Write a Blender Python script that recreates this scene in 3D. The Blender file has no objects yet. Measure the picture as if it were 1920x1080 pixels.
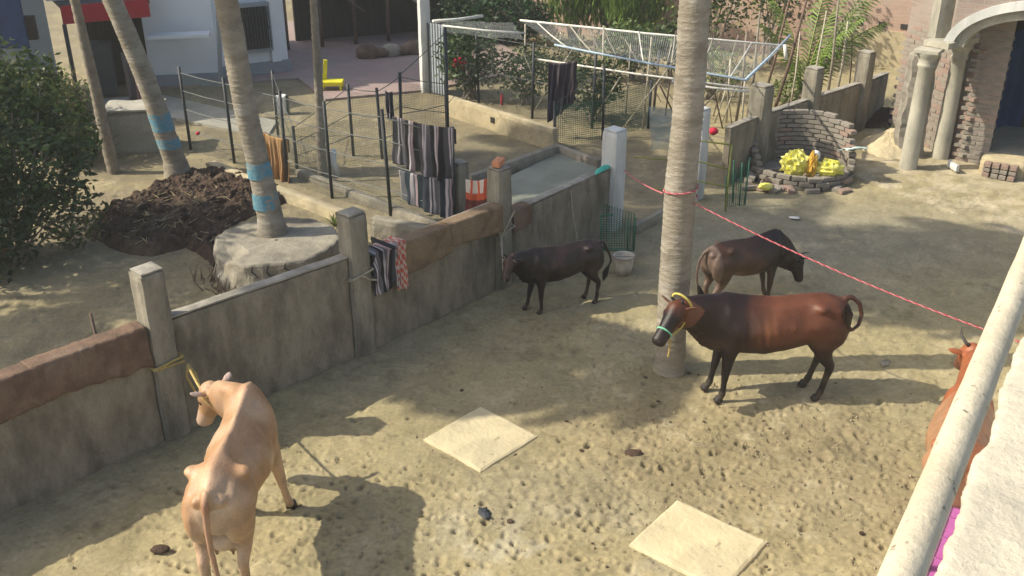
import bpy, bmesh, math, random
import numpy as np
from mathutils import Vector, Matrix, noise
R = math.radians
random.seed(7); rng = np.random.default_rng(7)
S = bpy.context.scene
# ---------------------------------------------------------------- camera, sky, sun
CAM_H, PITCH, FPX = 5.5, R(25.5), 1844.0
cam_d = bpy.data.cameras.new('camera'); cam = bpy.data.objects.new('camera', cam_d)
S.collection.objects.link(cam); S.camera = cam
cam.location = (0, 0, CAM_H); cam.rotation_euler = (R(90) - PITCH, 0, 0)
cam_d.sensor_width = 36; cam_d.lens = FPX / 1920 * 36; cam_d.clip_end = 600; cam_d.clip_start = .05
SUN_EL, SHADOW_AZ = R(42), R(3)          # shadows fall towards +X, a touch away from the camera
w = bpy.data.worlds.new('World'); S.world = w; w.use_nodes = True
nt = w.node_tree; bg = nt.nodes['Background']
sky = nt.nodes.new('ShaderNodeTexSky'); sky.sky_type = 'NISHITA'; sky.sun_disc = False
sky.sun_elevation = SUN_EL; sky.sun_rotation = R(-90) - SHADOW_AZ
sky.dust_density = 3.5; sky.air_density = 1.2
nt.links.new(sky.outputs[0], bg.inputs[0]); bg.inputs[1].default_value = 0.13
sd = bpy.data.lights.new('sun', 'SUN'); sd.energy = 4.0; sd.angle = R(.55); sd.color = (1, .92, .75)
sun = bpy.data.objects.new('sun', sd); S.collection.objects.link(sun)
sdir = Vector((math.cos(SUN_EL) * math.cos(SHADOW_AZ), math.cos(SUN_EL) * math.sin(SHADOW_AZ), -math.sin(SUN_EL)))
sun.rotation_euler = sdir.to_track_quat('-Z', 'Y').to_euler()
S.view_settings.view_transform = 'Standard'; S.view_settings.look = 'None'
S.view_settings.gamma = 1; S.view_settings.exposure = 0.58
# ---------------------------------------------------------------- helpers
def G(u, v, z=0.0):                       # photo pixel -> point on the level z of the place
    x, y = (u - 960) / FPX, (v - 540) / FPX
    t = (CAM_H - z) / (math.sin(PITCH) + y * math.cos(PITCH))
    return Vector((x * t, (math.cos(PITCH) - y * math.sin(PITCH)) * t, z))
def HT(v, Y):                             # height at photo row v at distance Y
    y = (v - 540) / FPX
    return CAM_H - Y * (math.sin(PITCH) + y * math.cos(PITCH)) / (math.cos(PITCH) - y * math.sin(PITCH))
def PY(u, v, Y):                          # photo pixel -> point at distance Y
    z = HT(v, Y); zc = Y * math.cos(PITCH) + (CAM_H - z) * math.sin(PITCH)
    return Vector(((u - 960) / FPX * zc, Y, z))
ORG = {}
def tag(o, label=None, cat=None, group=None, kind=None):
    if label: o['label'] = label
    if cat: o['category'] = cat
    if group: o['group'] = group
    if kind: o['kind'] = kind
    return o
def thing(name, label, cat, loc=(0, 0, 0), rz=0, group=None):
    o = bpy.data.objects.new(name, None); S.collection.objects.link(o)
    o.location = loc; o.rotation_euler = (0, 0, rz); o.empty_display_size = .1
    ORG[o.name] = Vector(loc)
    return tag(o, label, cat, group)
class MB:
    def __init__(s): s.v = []; s.f = []; s.c = []
    def add(s, vs, fs, col=None):
        n = len(s.v); s.v += [tuple(p) for p in vs]; s.f += [tuple(i + n for i in f) for f in fs]
        s.c += [col or (1, 1, 1)] * len(vs)
        return s
    def box(s, c, d, rz=0, tilt=None):
        M = Matrix.Rotation(rz, 3, 'Z')
        if tilt: M = M @ Matrix.Rotation(tilt[0], 3, 'X') @ Matrix.Rotation(tilt[1], 3, 'Y')
        c = Vector(c)
        vs = [c + M @ Vector((x * d[0] / 2, y * d[1] / 2, z * d[2] / 2)) for x in (-1, 1) for y in (-1, 1) for z in (-1, 1)]
        return s.add(vs, [(0, 1, 3, 2), (4, 6, 7, 5), (0, 4, 5, 1), (2, 3, 7, 6), (0, 2, 6, 4), (1, 5, 7, 3)])
    def rbox(s, c, d, rz=0, cell=.08, amp=.006, seed=0, f=3.0, top_round=0):    # box with worn, uneven faces
        M = Matrix.Rotation(rz, 3, 'Z'); c = Vector(c)
        bm = bmesh.new()
        n = [max(1, min(90, int(round(q / cell)))) for q in d]
        idx = {}
        def vert(i, j, k):
            key = (i, j, k)
            if key not in idx: idx[key] = len(vs); vs.append((i / n[0] - .5, j / n[1] - .5, k / n[2] - .5))
            return idx[key]
        vs, fs = [], []
        for a in range(n[0]):
            for b in range(n[1]):
                fs.append((vert(a, b, 0), vert(a, b + 1, 0), vert(a + 1, b + 1, 0), vert(a + 1, b, 0)))
                fs.append((vert(a, b, n[2]), vert(a + 1, b, n[2]), vert(a + 1, b + 1, n[2]), vert(a, b + 1, n[2])))
        for a in range(n[0]):
            for k in range(n[2]):
                fs.append((vert(a, 0, k), vert(a + 1, 0, k), vert(a + 1, 0, k + 1), vert(a, 0, k + 1)))
                fs.append((vert(a, n[1], k), vert(a, n[1], k + 1), vert(a + 1, n[1], k + 1), vert(a + 1, n[1], k)))
        for b in range(n[1]):
            for k in range(n[2]):
                fs.append((vert(0, b, k), vert(0, b, k + 1), vert(0, b + 1, k + 1), vert(0, b + 1, k)))
                fs.append((vert(n[0], b, k), vert(n[0], b + 1, k), vert(n[0], b + 1, k + 1), vert(n[0], b, k + 1)))
        bm.free(); out = []
        for p in vs:
            q = Vector((p[0] * d[0], p[1] * d[1], p[2] * d[2]))
            edge = sum(abs(abs(p[i]) - .5) < 1e-6 for i in range(3))
            nv = noise.noise_vector((q + Vector((seed * 7.1, seed * 3.3, 0))) * f) * amp + noise.noise_vector((q + Vector((seed, 5, 0))) * f * 5) * amp * .5
            if edge >= 2: q -= Vector([(math.copysign(1, p[i]) * min(amp * 1.2, d[i] * .2) if abs(abs(p[i]) - .5) < 1e-6 else 0) for i in range(3)])
            out.append(c + M @ (q + nv))
        return s.add(out, fs)
    def tube(s, pts, rad, n=8, closed=True, ry=None, side=None, jit=0):
        pts = [Vector(p) for p in pts]; m = len(pts)
        rad = [rad] * m if not hasattr(rad, '__len__') else list(rad)
        vs, fs = [], []
        prev = None
        for i, p in enumerate(pts):
            t = (pts[min(i + 1, m - 1)] - pts[max(i - 1, 0)]).normalized()
            if side is not None: a = Vector(side if not isinstance(side, list) else side[i])
            elif prev is None: a = t.cross(Vector((0, 0, 1))) if abs(t.z) < .95 else t.cross(Vector((0, 1, 0)))
            else: a = prev
            a = (a - t * a.dot(t)).normalized(); prev = a; b = t.cross(a)
            ra = rad[i]; rb = ry[i] if ry else ra
            for k in range(n):
                th = 2 * math.pi * k / n; j = 1 + random.uniform(-jit, jit) if jit else 1
                vs.append(p + a * math.cos(th) * ra * j + b * math.sin(th) * rb * j)
        for i in range(m - 1):
            for k in range(n): fs.append((i * n + k, i * n + (k + 1) % n, (i + 1) * n + (k + 1) % n, (i + 1) * n + k))
        if closed: fs.append(tuple(range(n))[::-1]); fs.append(tuple((m - 1) * n + k for k in range(n)))
        return s.add(vs, fs)
    def ell(s, c, r, n=12, M=None):
        c = Vector(c); vs = [Vector((0, 0, 1))]; fs = []; m = n // 2
        for i in range(1, m):
            for k in range(n):
                a, b = math.pi * i / m, 2 * math.pi * k / n
                vs.append(Vector((math.sin(a) * math.cos(b), math.sin(a) * math.sin(b), math.cos(a))))
        vs.append(Vector((0, 0, -1))); L = len(vs) - 1
        for k in range(n):
            fs.append((0, 1 + k, 1 + (k + 1) % n)); fs.append((L, L - n + (k + 1) % n, L - n + k))
            for i in range(m - 2): q = 1 + i * n; fs.append((q + k, q + n + k, q + n + (k + 1) % n, q + (k + 1) % n))
        M = M or Matrix.Identity(3)
        return s.add([c + M @ Vector((p.x * r[0], p.y * r[1], p.z * r[2])) for p in vs], fs)
    def grid(s, fn, nu, nv, col=None):
        base = len(s.v)
        for i in range(nu + 1):
            for j in range(nv + 1):
                s.v.append(tuple(fn(i / nu, j / nv))); s.c.append(col(i / nu, j / nv) if col else (1, 1, 1))
        for i in range(nu):
            for j in range(nv):
                q = base + i * (nv + 1) + j; s.f.append((q, q + 1, q + nv + 2, q + nv + 1))
        return s
    def mesh(s, name, off=Vector((0, 0, 0)), smooth=False, color=False):
        me = bpy.data.meshes.new(name); me.from_pydata([(p[0] - off[0], p[1] - off[1], p[2] - off[2]) for p in s.v], [], s.f)
        if smooth: me.polygons.foreach_set('use_smooth', [True] * len(me.polygons))
        if color:
            ca = me.color_attributes.new('Col', 'FLOAT_COLOR', 'POINT')
            ca.data.foreach_set('color', np.hstack([np.array(s.c, dtype=np.float32), np.ones((len(s.c), 1), np.float32)]).ravel())
        return me
    def build(s, name, m, parent=None, smooth=False, color=False, local=False, kind=None, bevel=0, solid=0):
        off = Vector((0, 0, 0))
        if parent is not None and not local: off = ORG[parent.name]
        o = bpy.data.objects.new(name, s.mesh(name, off, smooth, color)); S.collection.objects.link(o)
        o.data.materials.append(m); o.parent = parent
        ORG[o.name] = off
        if kind: o['kind'] = kind
        if solid: q = o.modifiers.new('s', 'SOLIDIFY'); q.thickness = solid; q.offset = 0
        if bevel: q = o.modifiers.new('b', 'BEVEL'); q.width = bevel; q.segments = 2
        return o
def inst(name, me, parent, loc, rot=(0, 0, 0), scale=(1, 1, 1)):
    o = bpy.data.objects.new(name, me); S.collection.objects.link(o)
    o.parent = parent; o.location = Vector(loc) - (ORG[parent.name] if parent else Vector()); o.rotation_euler = rot; o.scale = scale
    return o
# ---------------------------------------------------------------- materials
def mat(name, c1, c2=None, c3=None, scale=4, rough=.85, bump=.3, bscale=None, detail=6, dist=.01, spots=None, attr=False,
        stretch=(1, 1, 1), coords='Object', metallic=0, alpha=None, trans=0, spec=.3, fine=0.0):
    m = bpy.data.materials.new(name); m.use_nodes = True; n = m.node_tree.nodes; l = m.node_tree.links
    b = n['Principled BSDF']; b.inputs['Roughness'].default_value = rough; b.inputs['Metallic'].default_value = metallic
    b.inputs['Specular IOR Level'].default_value = spec
    tc = n.new('ShaderNodeTexCoord'); mp = n.new('ShaderNodeMapping'); mp.inputs['Scale'].default_value = stretch
    l.new(tc.outputs[coords], mp.inputs[0])
    def nz(sc, det=detail, r=.6):
        q = n.new('ShaderNodeTexNoise'); q.inputs['Scale'].default_value = sc; q.inputs['Detail'].default_value = det
        q.inputs['Roughness'].default_value = r; l.new(mp.outputs[0], q.inputs['Vector']); return q
    def mix(f, a, bb, mode='MIX'):
        q = n.new('ShaderNodeMix'); q.data_type = 'RGBA'; q.blend_type = mode
        for s_, v_ in ((0, f), (6, a), (7, bb)):
            if hasattr(v_, 'is_linked') or hasattr(v_, 'links'): l.new(v_, q.inputs[s_])
            else: q.inputs[s_].default_value = v_ if s_ == 0 else (*v_, 1)
        return q.outputs[2]
    def ramp(src, lo, hi):
        q = n.new('ShaderNodeMapRange'); q.inputs[1].default_value = lo; q.inputs[2].default_value = hi; l.new(src, q.inputs[0]); return q.outputs[0]
    c2 = c2 or tuple(x * .7 for x in c1)
    n1 = nz(scale)
    if attr:
        at = n.new('ShaderNodeAttribute'); at.attribute_name = 'Col'
        col = mix(ramp(n1.outputs[0], .3, .7), tuple(c1), tuple(c2)); col = mix(1.0, at.outputs['Color'], col, 'MULTIPLY')
    else: col = mix(ramp(n1.outputs[0], .35, .65), tuple(c1), tuple(c2))
    if c3: n3 = nz(scale * .33); col = mix(ramp(n3.outputs[0], .5, .7), col, tuple(c3))
    if spots: n4 = nz(spots[1]); col = mix(ramp(n4.outputs[0], spots[2], spots[2] + .06), col, tuple(spots[0]))
    if fine: n5 = nz(scale * 14, 3); col = mix(ramp(n5.outputs[0], .2, .8), col, (1 - fine,) * 3, 'MULTIPLY')
    l.new(col, b.inputs['Base Color'])
    if bump:
        n2 = nz(bscale or scale * 4, 8, .65); bp = n.new('ShaderNodeBump'); bp.inputs['Strength'].default_value = bump
        bp.inputs['Distance'].default_value = dist; l.new(n2.outputs[0], bp.inputs['Height']); l.new(bp.outputs[0], b.inputs['Normal'])
    if alpha is not None: b.inputs['Alpha'].default_value = alpha
    if trans:
        tr = n.new('ShaderNodeBsdfTranslucent'); l.new(col, tr.inputs[0]); ms = n.new('ShaderNodeMixShader'); ms.inputs[0].default_value = trans
        l.new(b.outputs[0], ms.inputs[1]); l.new(tr.outputs[0], ms.inputs[2]); l.new(ms.outputs[0], n['Material Output'].inputs[0])
    return m
def brick_mat(name, c1, c2, mortar, bw=.25, bh=.085):
    m = bpy.data.materials.new(name); m.use_nodes = True; n = m.node_tree.nodes; l = m.node_tree.links; b = n['Principled BSDF']
    b.inputs['Roughness'].default_value = .9
    tc = n.new('ShaderNodeTexCoord'); br = n.new('ShaderNodeTexBrick'); br.inputs['Scale'].default_value = 1
    br.inputs['Color1'].default_value = (*c1, 1); br.inputs['Color2'].default_value = (*c2, 1); br.inputs['Mortar'].default_value = (*mortar, 1)
    br.inputs['Brick Width'].default_value = bw; br.inputs['Row Height'].default_value = bh; br.inputs['Mortar Size'].default_value = .008
    l.new(tc.outputs['UV'], br.inputs['Vector'])
    nz = n.new('ShaderNodeTexNoise'); nz.inputs['Scale'].default_value = 1.3; nz.inputs['Detail'].default_value = 8; l.new(tc.outputs['Object'], nz.inputs['Vector'])
    mr = n.new('ShaderNodeMapRange'); mr.inputs[1].default_value = .4; mr.inputs[2].default_value = .75; l.new(nz.outputs[0], mr.inputs[0])
    mx = n.new('ShaderNodeMix'); mx.data_type = 'RGBA'; l.new(mr.outputs[0], mx.inputs[0]); l.new(br.outputs[0], mx.inputs[6]); mx.inputs[7].default_value = (*mortar, 1)
    l.new(mx.outputs[2], b.inputs['Base Color'])
    bp = n.new('ShaderNodeBump'); bp.inputs['Distance'].default_value = .01; bp.invert = True; l.new(br.outputs['Fac'], bp.inputs['Height']); l.new(bp.outputs[0], b.inputs['Normal'])
    return m
def net_mat(name, col, cell, fill):       # woven netting: threads with open cells between
    m = bpy.data.materials.new(name); m.use_nodes = True; n = m.node_tree.nodes; l = m.node_tree.links; b = n['Principled BSDF']
    b.inputs['Base Color'].default_value = (*col, 1); b.inputs['Roughness'].default_value = .6
    tc = n.new('ShaderNodeTexCoord'); br = n.new('ShaderNodeTexBrick'); br.offset = 0; br.inputs['Scale'].default_value = 1
    br.inputs['Brick Width'].default_value = cell; br.inputs['Row Height'].default_value = cell; br.inputs['Mortar Size'].default_value = cell * fill; br.inputs['Mortar Smooth'].default_value = 0
    l.new(tc.outputs['UV'], br.inputs['Vector'])
    nz = n.new('ShaderNodeTexNoise'); nz.inputs['Scale'].default_value = 3; l.new(tc.outputs['Object'], nz.inputs['Vector'])
    mm = n.new('ShaderNodeMath'); mm.operation = 'MULTIPLY'; l.new(br.outputs['Fac'], mm.inputs[0])
    mr = n.new('ShaderNodeMapRange'); mr.inputs[1].default_value = .3; mr.inputs[2].default_value = .7; mr.inputs[3].default_value = .55; mr.inputs[4].default_value = 1; l.new(nz.outputs[0], mr.inputs[0]); l.new(mr.outputs[0], mm.inputs[1])
    l.new(mm.outputs[0], b.inputs['Alpha'])
    return m
M = {}
M['concrete'] = mat('old_concrete', (.33, .295, .225), (.195, .17, .128), (.09, .08, .062), scale=3.4, bump=.8, bscale=14, fine=.3, stretch=(1.6, 1.6, .7), spots=((.31, .28, .22), 5, .66))
M['pillar'] = mat('pillar_concrete', (.37, .34, .27), (.22, .20, .155), (.09, .085, .07), scale=3.2, bump=.8, bscale=16, fine=.3, stretch=(2, 2, .6))
M['cap'] = mat('grey_concrete', (.42, .39, .33), (.27, .25, .21), (.16, .15, .12), scale=5, bump=.5, fine=.2)
M['slab'] = mat('cement_cover', (.60, .52, .33), (.50, .43, .275), (.44, .38, .25), scale=4, bump=.35, bscale=40, fine=.12, spots=((.32, .27, .17), 9, .64))
M['white'] = mat('whitewash', (.66, .66, .63), (.5, .51, .5), (.34, .34, .32), scale=1.5, bump=.25, bscale=10, stretch=(3, 3, .6))
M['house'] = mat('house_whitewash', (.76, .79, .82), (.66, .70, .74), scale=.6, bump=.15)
M['housegrey'] = mat('grey_plaster', (.30, .33, .36), (.24, .27, .29), scale=.8, bump=.15)  # grey plaster colour for plinths, window frame and outbuilding
M['rail'] = mat('cream_painted_pipe', (.62, .55, .41), (.52, .46, .34), (.38, .33, .24), scale=9, bump=.7, bscale=45, spots=((.22, .19, .14), 26, .62), fine=.12)
M['roofslab'] = mat('lime_washed_roof_ledge', (.58, .53, .42), (.49, .45, .36), (.42, .385, .31), scale=5, bump=.9, bscale=26, dist=.012, spots=((.22, .2, .18), 14, .70), fine=.12)
M['purple'] = mat('purple_glazed_tile', (.42, .12, .34), (.34, .09, .27), scale=5, rough=.25, bump=.05, spec=.5)
M['grout'] = mat('pale_grout', (.55, .45, .5), scale=8)
M['palm'] = mat('palm_bark', (.385, .34, .27), (.25, .22, .17), (.46, .43, .37), scale=4, bump=.9, bscale=18, dist=.015, stretch=(1, 1, 2.8), fine=.35)
M['palmblue'] = mat('blue_paint_band', (.10, .32, .46), (.20, .36, .42), (.34, .35, .30), scale=11, bump=.9, bscale=26, dist=.02, stretch=(1, 1, 3), fine=.3)
M['bark'] = mat('thin_trunk_bark', (.28, .24, .19), (.18, .16, .13), scale=9, bump=.7)
M['leaf'] = mat('leaf', (1, 1, 1), (.6, .65, .5), scale=3, rough=.5, bump=0, attr=True, trans=.3, spec=.4)
M['compost'] = mat('dark_dung_compost', (.12, .072, .048), (.05, .032, .023), (.16, .115, .075), scale=9, bump=1, bscale=30, dist=.03, fine=.4)
M['jute'] = mat('jute_sacking', (.25, .16, .11), (.13, .085, .06), (.30, .22, .16), scale=5, bump=1, bscale=45, dist=.012, fine=.4)
M['jute2'] = mat('pale_jute_sacking', (.29, .20, .12), (.16, .11, .07), (.34, .26, .17), scale=5, bump=1, bscale=45, dist=.012, fine=.4)
M['cloth'] = mat('striped_cloth', (1, 1, 1), (.85, .85, .85), scale=8, bump=.3, bscale=90, attr=True, trans=.12)
M['rope'] = mat('straw_rope', (.55, .42, .16), (.38, .28, .10), scale=40, bump=.5, bscale=90)
M['ropepale'] = mat('pale_rope', (.5, .45, .34), (.36, .31, .23), scale=40, bump=.5, bscale=90)
M['red'] = mat('red_rope', (.48, .05, .08), (.4, .05, .07), scale=30, bump=.2)
M['pink'] = mat('pale_pink_rope', (.56, .26, .26), (.46, .22, .22), scale=30, bump=.2)
M['green'] = mat('green_cord', (.12, .5, .3), (.3, .6, .42), scale=60, bump=.2)
M['yellowcord'] = mat('yellow_cord', (.62, .55, .15), (.5, .4, .1), scale=50, bump=.2)
M['black'] = mat('black_painted_pole', (.03, .035, .04), (.055, .06, .065), scale=12, rough=.5, bump=.1)
M['net'] = net_mat('dark_netting', (.06, .075, .065), .030, .06)
M['netpale'] = net_mat('pale_netting', (.45, .47, .45), .035, .05)
M['netblue'] = net_mat('blue_grey_netting', (.28, .36, .37), .02, .22)
M['netgreen'] = net_mat('green_netting', (.03, .12, .07), .04, .16)
M['wire'] = mat('grey_wire', (.09, .10, .10), scale=5, rough=.5, bump=0)
M['greenmetal'] = mat('green_metal', (.03, .12, .08), (.04, .16, .1), scale=9, rough=.5, bump=.1)
M['yellowmetal'] = mat('olive_yellow_metal', (.32, .32, .07), (.22, .24, .06), scale=9, rough=.5, bump=.1)
M['bamboo'] = mat('pale_bamboo', (.5, .46, .36), (.36, .32, .24), scale=14, bump=.3)
M['bamboowhite'] = mat('bleached_bamboo', (.74, .73, .68), (.6, .58, .52), scale=10, bump=.2)
M['blue'] = mat('blue_pole', (.30, .43, .56), (.45, .54, .6), scale=12, rough=.5, bump=.1)
M['brownpole'] = mat('brown_stick', (.17, .11, .08), (.11, .08, .06), scale=12, bump=.3)
M['brick'] = mat('loose_brick', (.31, .275, .23), (.24, .215, .18), (.19, .175, .15), scale=3, bump=.6, bscale=30, coords='Object', fine=.2)
M['brickred'] = mat('red_brick', (.33, .235, .19), (.27, .20, .165), (.33, .29, .24), scale=4, bump=.6, bscale=30, fine=.2)
M['brickorange'] = mat('orange_brick', (.62, .27, .14), (.52, .22, .12), scale=4, bump=.4, bscale=30)
M['mortar'] = mat('mortar', (.33, .30, .25), (.24, .22, .18), scale=6, bump=.6, fine=.2)
M['brickwall'] = brick_mat('far_brickwork', (.50, .30, .23), (.42, .27, .21), (.46, .38, .30))
M['pierwall'] = brick_mat('pier_brickwork', (.29, .21, .175), (.24, .18, .155), (.31, .275, .235))
M['plaster'] = mat('cement_plaster', (.38, .345, .27), (.27, .245, .195), (.17, .15, .12), scale=3.5, bump=.9, bscale=13, dist=.02, fine=.3)
M['column'] = mat('column_plaster', (.50, .475, .385), (.38, .36, .29), (.27, .255, .21), scale=4, bump=.7, bscale=20, fine=.2, stretch=(1.5, 1.5, .8))
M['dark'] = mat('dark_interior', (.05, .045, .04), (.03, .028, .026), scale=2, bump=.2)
M['hut'] = mat('dark_hut_boards', (.075, .062, .05), (.045, .038, .032), scale=3, bump=.5, stretch=(6, 6, .5))
M['tin'] = mat('weathered_tin', (.09, .095, .1), (.06, .062, .065), (.12, .1, .08), scale=2, rough=.6, bump=.2)
M['redpaint'] = mat('red_fascia', (.42, .02, .035), (.36, .02, .03), scale=4, rough=.6, bump=.1)
M['bluecloth'] = mat('dark_blue_sheet', (.02, .05, .14), (.015, .03, .09), scale=3, bump=.3)
M['paving'] = mat('pink_brick_paving', (.36, .26, .235), (.30, .23, .21), (.28, .25, .22), scale=3, bump=.3, fine=.2)
M['apron'] = mat('cement_apron', (.44, .42, .35), (.34, .33, .28), (.24, .23, .19), scale=1.6, bump=.4, bscale=12, fine=.2)
M['tank'] = mat('green_grey_tank_floor', (.27, .285, .225), (.20, .215, .17), (.33, .33, .27), scale=1.8, bump=.3, bscale=12, rough=.7, fine=.2)
M['sandwall'] = mat('sandy_kerb_plaster', (.58, .49, .31), (.45, .38, .25), (.30, .26, .18), scale=4, bump=.7, bscale=18, fine=.2)
M['yellow'] = mat('yellow_plastic', (.72, .66, .03), (.62, .56, .03), scale=6, rough=.4, bump=.1)
M['bagyellow'] = mat('yellow_plastic_bag', (.85, .80, .08), (.85, .82, .32), scale=12, rough=.4, bump=.5, bscale=18, dist=.03, trans=.2)
M['bagorange'] = mat('orange_plastic_bag', (.74, .42, .06), (.7, .5, .1), scale=12, rough=.4, bump=.5, bscale=18, dist=.03, trans=.2)
M['whiteplastic'] = mat('white_plastic', (.82, .82, .8), (.7, .7, .68), scale=6, rough=.4, bump=.1)
M['bucket'] = mat('dirty_white_bucket', (.62, .58, .5), (.45, .41, .34), (.3, .26, .2), scale=9, rough=.6, bump=.2)
M['teal'] = mat('turquoise_cloth', (.1, .55, .42), (.08, .45, .36), scale=8, bump=.3)
M['crimson'] = mat('crimson_cloth', (.5, .02, .05), (.4, .02, .05), scale=8, bump=.3)
M['paleblue'] = mat('pale_turquoise_sheet', (.5, .62, .58), (.42, .54, .5), scale=6, bump=.3)
M['hoof'] = mat('hoof_horn', (.06, .05, .045), (.03, .026, .024), scale=20, rough=.6, bump=.3)
M['horn'] = mat('dark_horn', (.07, .06, .055), (.035, .03, .03), scale=20, rough=.5, bump=.2)
M['eye'] = mat('dark_eye', (.008, .006, .006), (.006, .005, .005), rough=.12, bump=0, spec=.6)
M['coat'] = mat('cow_coat', (1, 1, 1), (.78, .78, .78), scale=7, rough=.44, bump=.8, bscale=70, dist=.006, attr=True, stretch=(.45, 1, 1), spec=.4, fine=.35)
M['ground'] = mat('trodden_mud', (1, 1, 1), (.70, .71, .70), scale=1.6, rough=.95, bump=.55, bscale=22, dist=.02, attr=True, spots=None, fine=.35, coords='Object', spec=.15)
M['clod'] = mat('dry_mud_clod', (.36, .30, .19), (.22, .18, .12), scale=14, bump=.5)
M['straw'] = mat('straw_bits', (.5, .43, .24), (.3, .25, .15), scale=14, bump=0)
# ---------------------------------------------------------------- ground
def vnoise(x, y, s, seed=0):
    x = x * s + 1000; y = y * s + 1000; xi = np.floor(x).astype(np.int64); yi = np.floor(y).astype(np.int64)
    fx = x - xi; fy = y - yi; fx = fx * fx * (3 - 2 * fx); fy = fy * fy * (3 - 2 * fy)
    def h(a, b):
        q = (a * 374761393 + b * 668265263 + seed * 362437) & 0xffffffff
        q = ((q ^ (q >> 13)) * 1274126177) & 0xffffffff
        return ((q ^ (q >> 16)) & 0xffff) / 65535.0
    return (h(xi, yi) * (1 - fx) + h(xi + 1, yi) * fx) * (1 - fy) + (h(xi, yi + 1) * (1 - fx) + h(xi + 1, yi + 1) * fx) * fy
def fbm(x, y, s, o=4, seed=0):
    t = 0; a = .5
    for k in range(o): t = t + a * vnoise(x, y, s * 2 ** k, seed + k); a *= .5
    return t / (1 - .5 ** o)
def inpoly(x, y, poly):
    r = np.zeros(x.shape, bool); j = len(poly) - 1
    for i in range(len(poly)):
        xi, yi, xj, yj = poly[i][0], poly[i][1], poly[j][0], poly[j][1]
        c = ((yi > y) != (yj > y)) & (x < (xj - xi) * (y - yi) / (yj - yi + 1e-12) + xi); r ^= c; j = i
    return r
SLAB_PX = ([(790, 825), (900, 763), (1010, 818), (905, 890)], [(1180, 1022), (1272, 937), (1438, 1022), (1350, 1112)])
SLABS = [[G(*p) for p in q] for q in SLAB_PX]
def make_ground():
    c = np.concatenate([-np.geomspace(14, .66, 14)[:-1], np.linspace(-.64, .64, 620), np.geomspace(.66, 14, 14)[1:]])
    ys = [-40, -20, -8, -2, 1, 3, 4.2, 5.0]; y = 5.0
    while y < 20: y += .017 * (y / 6) ** 1.35; ys.append(y)
    while y < 300: y *= 1.02; ys.append(y)
    ys = np.array(ys); Wd = np.maximum(ys, 0) * .9 + 2.4
    X = c[None, :] * Wd[:, None]; Y = np.repeat(ys[:, None], len(c), 1)
    Z = (fbm(X, Y, .5, 3, 3) - .5) * .05 + (fbm(X, Y, 3, 4, 9) - .5) * .045 + (.3 + 1.5 * np.clip((fbm(X, Y, 1.1, 3, 77) - .38) * 4, 0, 1)) * ((fbm(X, Y, 13, 3, 5) - .5) * .02 + (fbm(X, Y, 40, 2, 15) - .5) * .006)
    near = (Y > 4) & (Y < 22)
    # hoof prints
    poc = lambda x, y: math.exp(-((x - 2.4) / 1.9) ** 2 - ((y - 7.6) / 1.1) ** 2) + .7 * math.exp(-((x + .3) / 1.5) ** 2 - ((y - 6.5) / .7) ** 2) + .6 * math.exp(-((x - .3) / .9) ** 2 - ((y - 10.4) / .8) ** 2) + .5 * math.exp(-((x + 2.) / 1.2) ** 2 - ((y - 7.2) / .8) ** 2)
    D = np.zeros_like(Z); n = 0
    for _ in range(26000):
        px = random.uniform(-5, 6); py = random.uniform(5.6, 15)
        if random.random() > .03 + .62 * poc(px, py): continue
        n += 1
        r = random.uniform(.011, .030) * (1.35 if random.random() < .12 else 1); dep = random.uniform(.005, .026) * (1.7 if random.random() < .12 else 1); a = random.uniform(0, 6.28); el = random.uniform(1, 1.9)
        i0, i1 = np.searchsorted(ys, [py - .14, py + .14])
        cc = px / (py * .9 + 2.4); dc = .14 / (py * .9 + 2.4); j0, j1 = np.searchsorted(c, [cc - dc, cc + dc])
        x = X[i0:i1, j0:j1] - px; yv = Y[i0:i1, j0:j1] - py
        u = (x * math.cos(a) + yv * math.sin(a)) / (r * el); v = (-x * math.sin(a) + yv * math.cos(a)) / r
        q = u * u + v * v
        D[i0:i1, j0:j1] += -dep * np.exp(-q ** 1.5) + dep * .3 * np.exp(-(np.sqrt(q) - 1.45) ** 2 * 5)
    Z += np.clip(D, -.06, .04)
    # levelled patches under slabs and paving
    flat = np.clip((Y - 18) / 4, 0, 1) * .9; Z *= 1 - flat
    for pc_ in SLABS:
        cx_ = sum(p.x for p in pc_) / 4; cy_ = sum(p.y for p in pc_) / 4
        q_ = [Vector((cx_ + (p.x - cx_) * 1.12, cy_ + (p.y - cy_) * 1.12)) for p in pc_]; mk_ = inpoly(X, Y, q_); Z = np.where(mk_, np.minimum(Z * .3, .004) - .002, Z)
    # colour
    n1 = fbm(X, Y, .7, 5, 21); n2 = fbm(X, Y, 4, 4, 31); n3 = fbm(X, Y, 25, 2, 41)
    base = np.stack([.45 + 0 * n1, .378 + 0 * n1, .215 + 0 * n1], -1)
    def mixc(mask, col):
        nonlocal base; base = base * (1 - mask[..., None]) + np.array(col) * mask[..., None]
    mixc(np.clip((n1 - .5) * 5, 0, 1) * .6, (.36, .32, .21))
    mixc(np.clip((n2 - .55) * 6, 0, 1) * .5, (.52, .44, .27))
    pc = np.exp(-((X - 2.4) / 2.2) ** 2 - ((Y - 7.9) / 1.2) ** 2)
    mixc(np.clip(pc * 1.2, 0, 1) * .45, (.30, .235, .13))
    mixc(np.clip((n3 - .66) * 5, 0, 1) * .25, (.25, .205, .125))
    mixc(np.clip((-D - .006) * 45, 0, 1) * .55, (.255, .205, .125)); mixc(np.clip(pc * 1.3, 0, 1) * np.clip((fbm(X, Y, 6, 4, 88) - .5) * 8, 0, 1) * .4, (.27, .215, .13))
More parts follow.
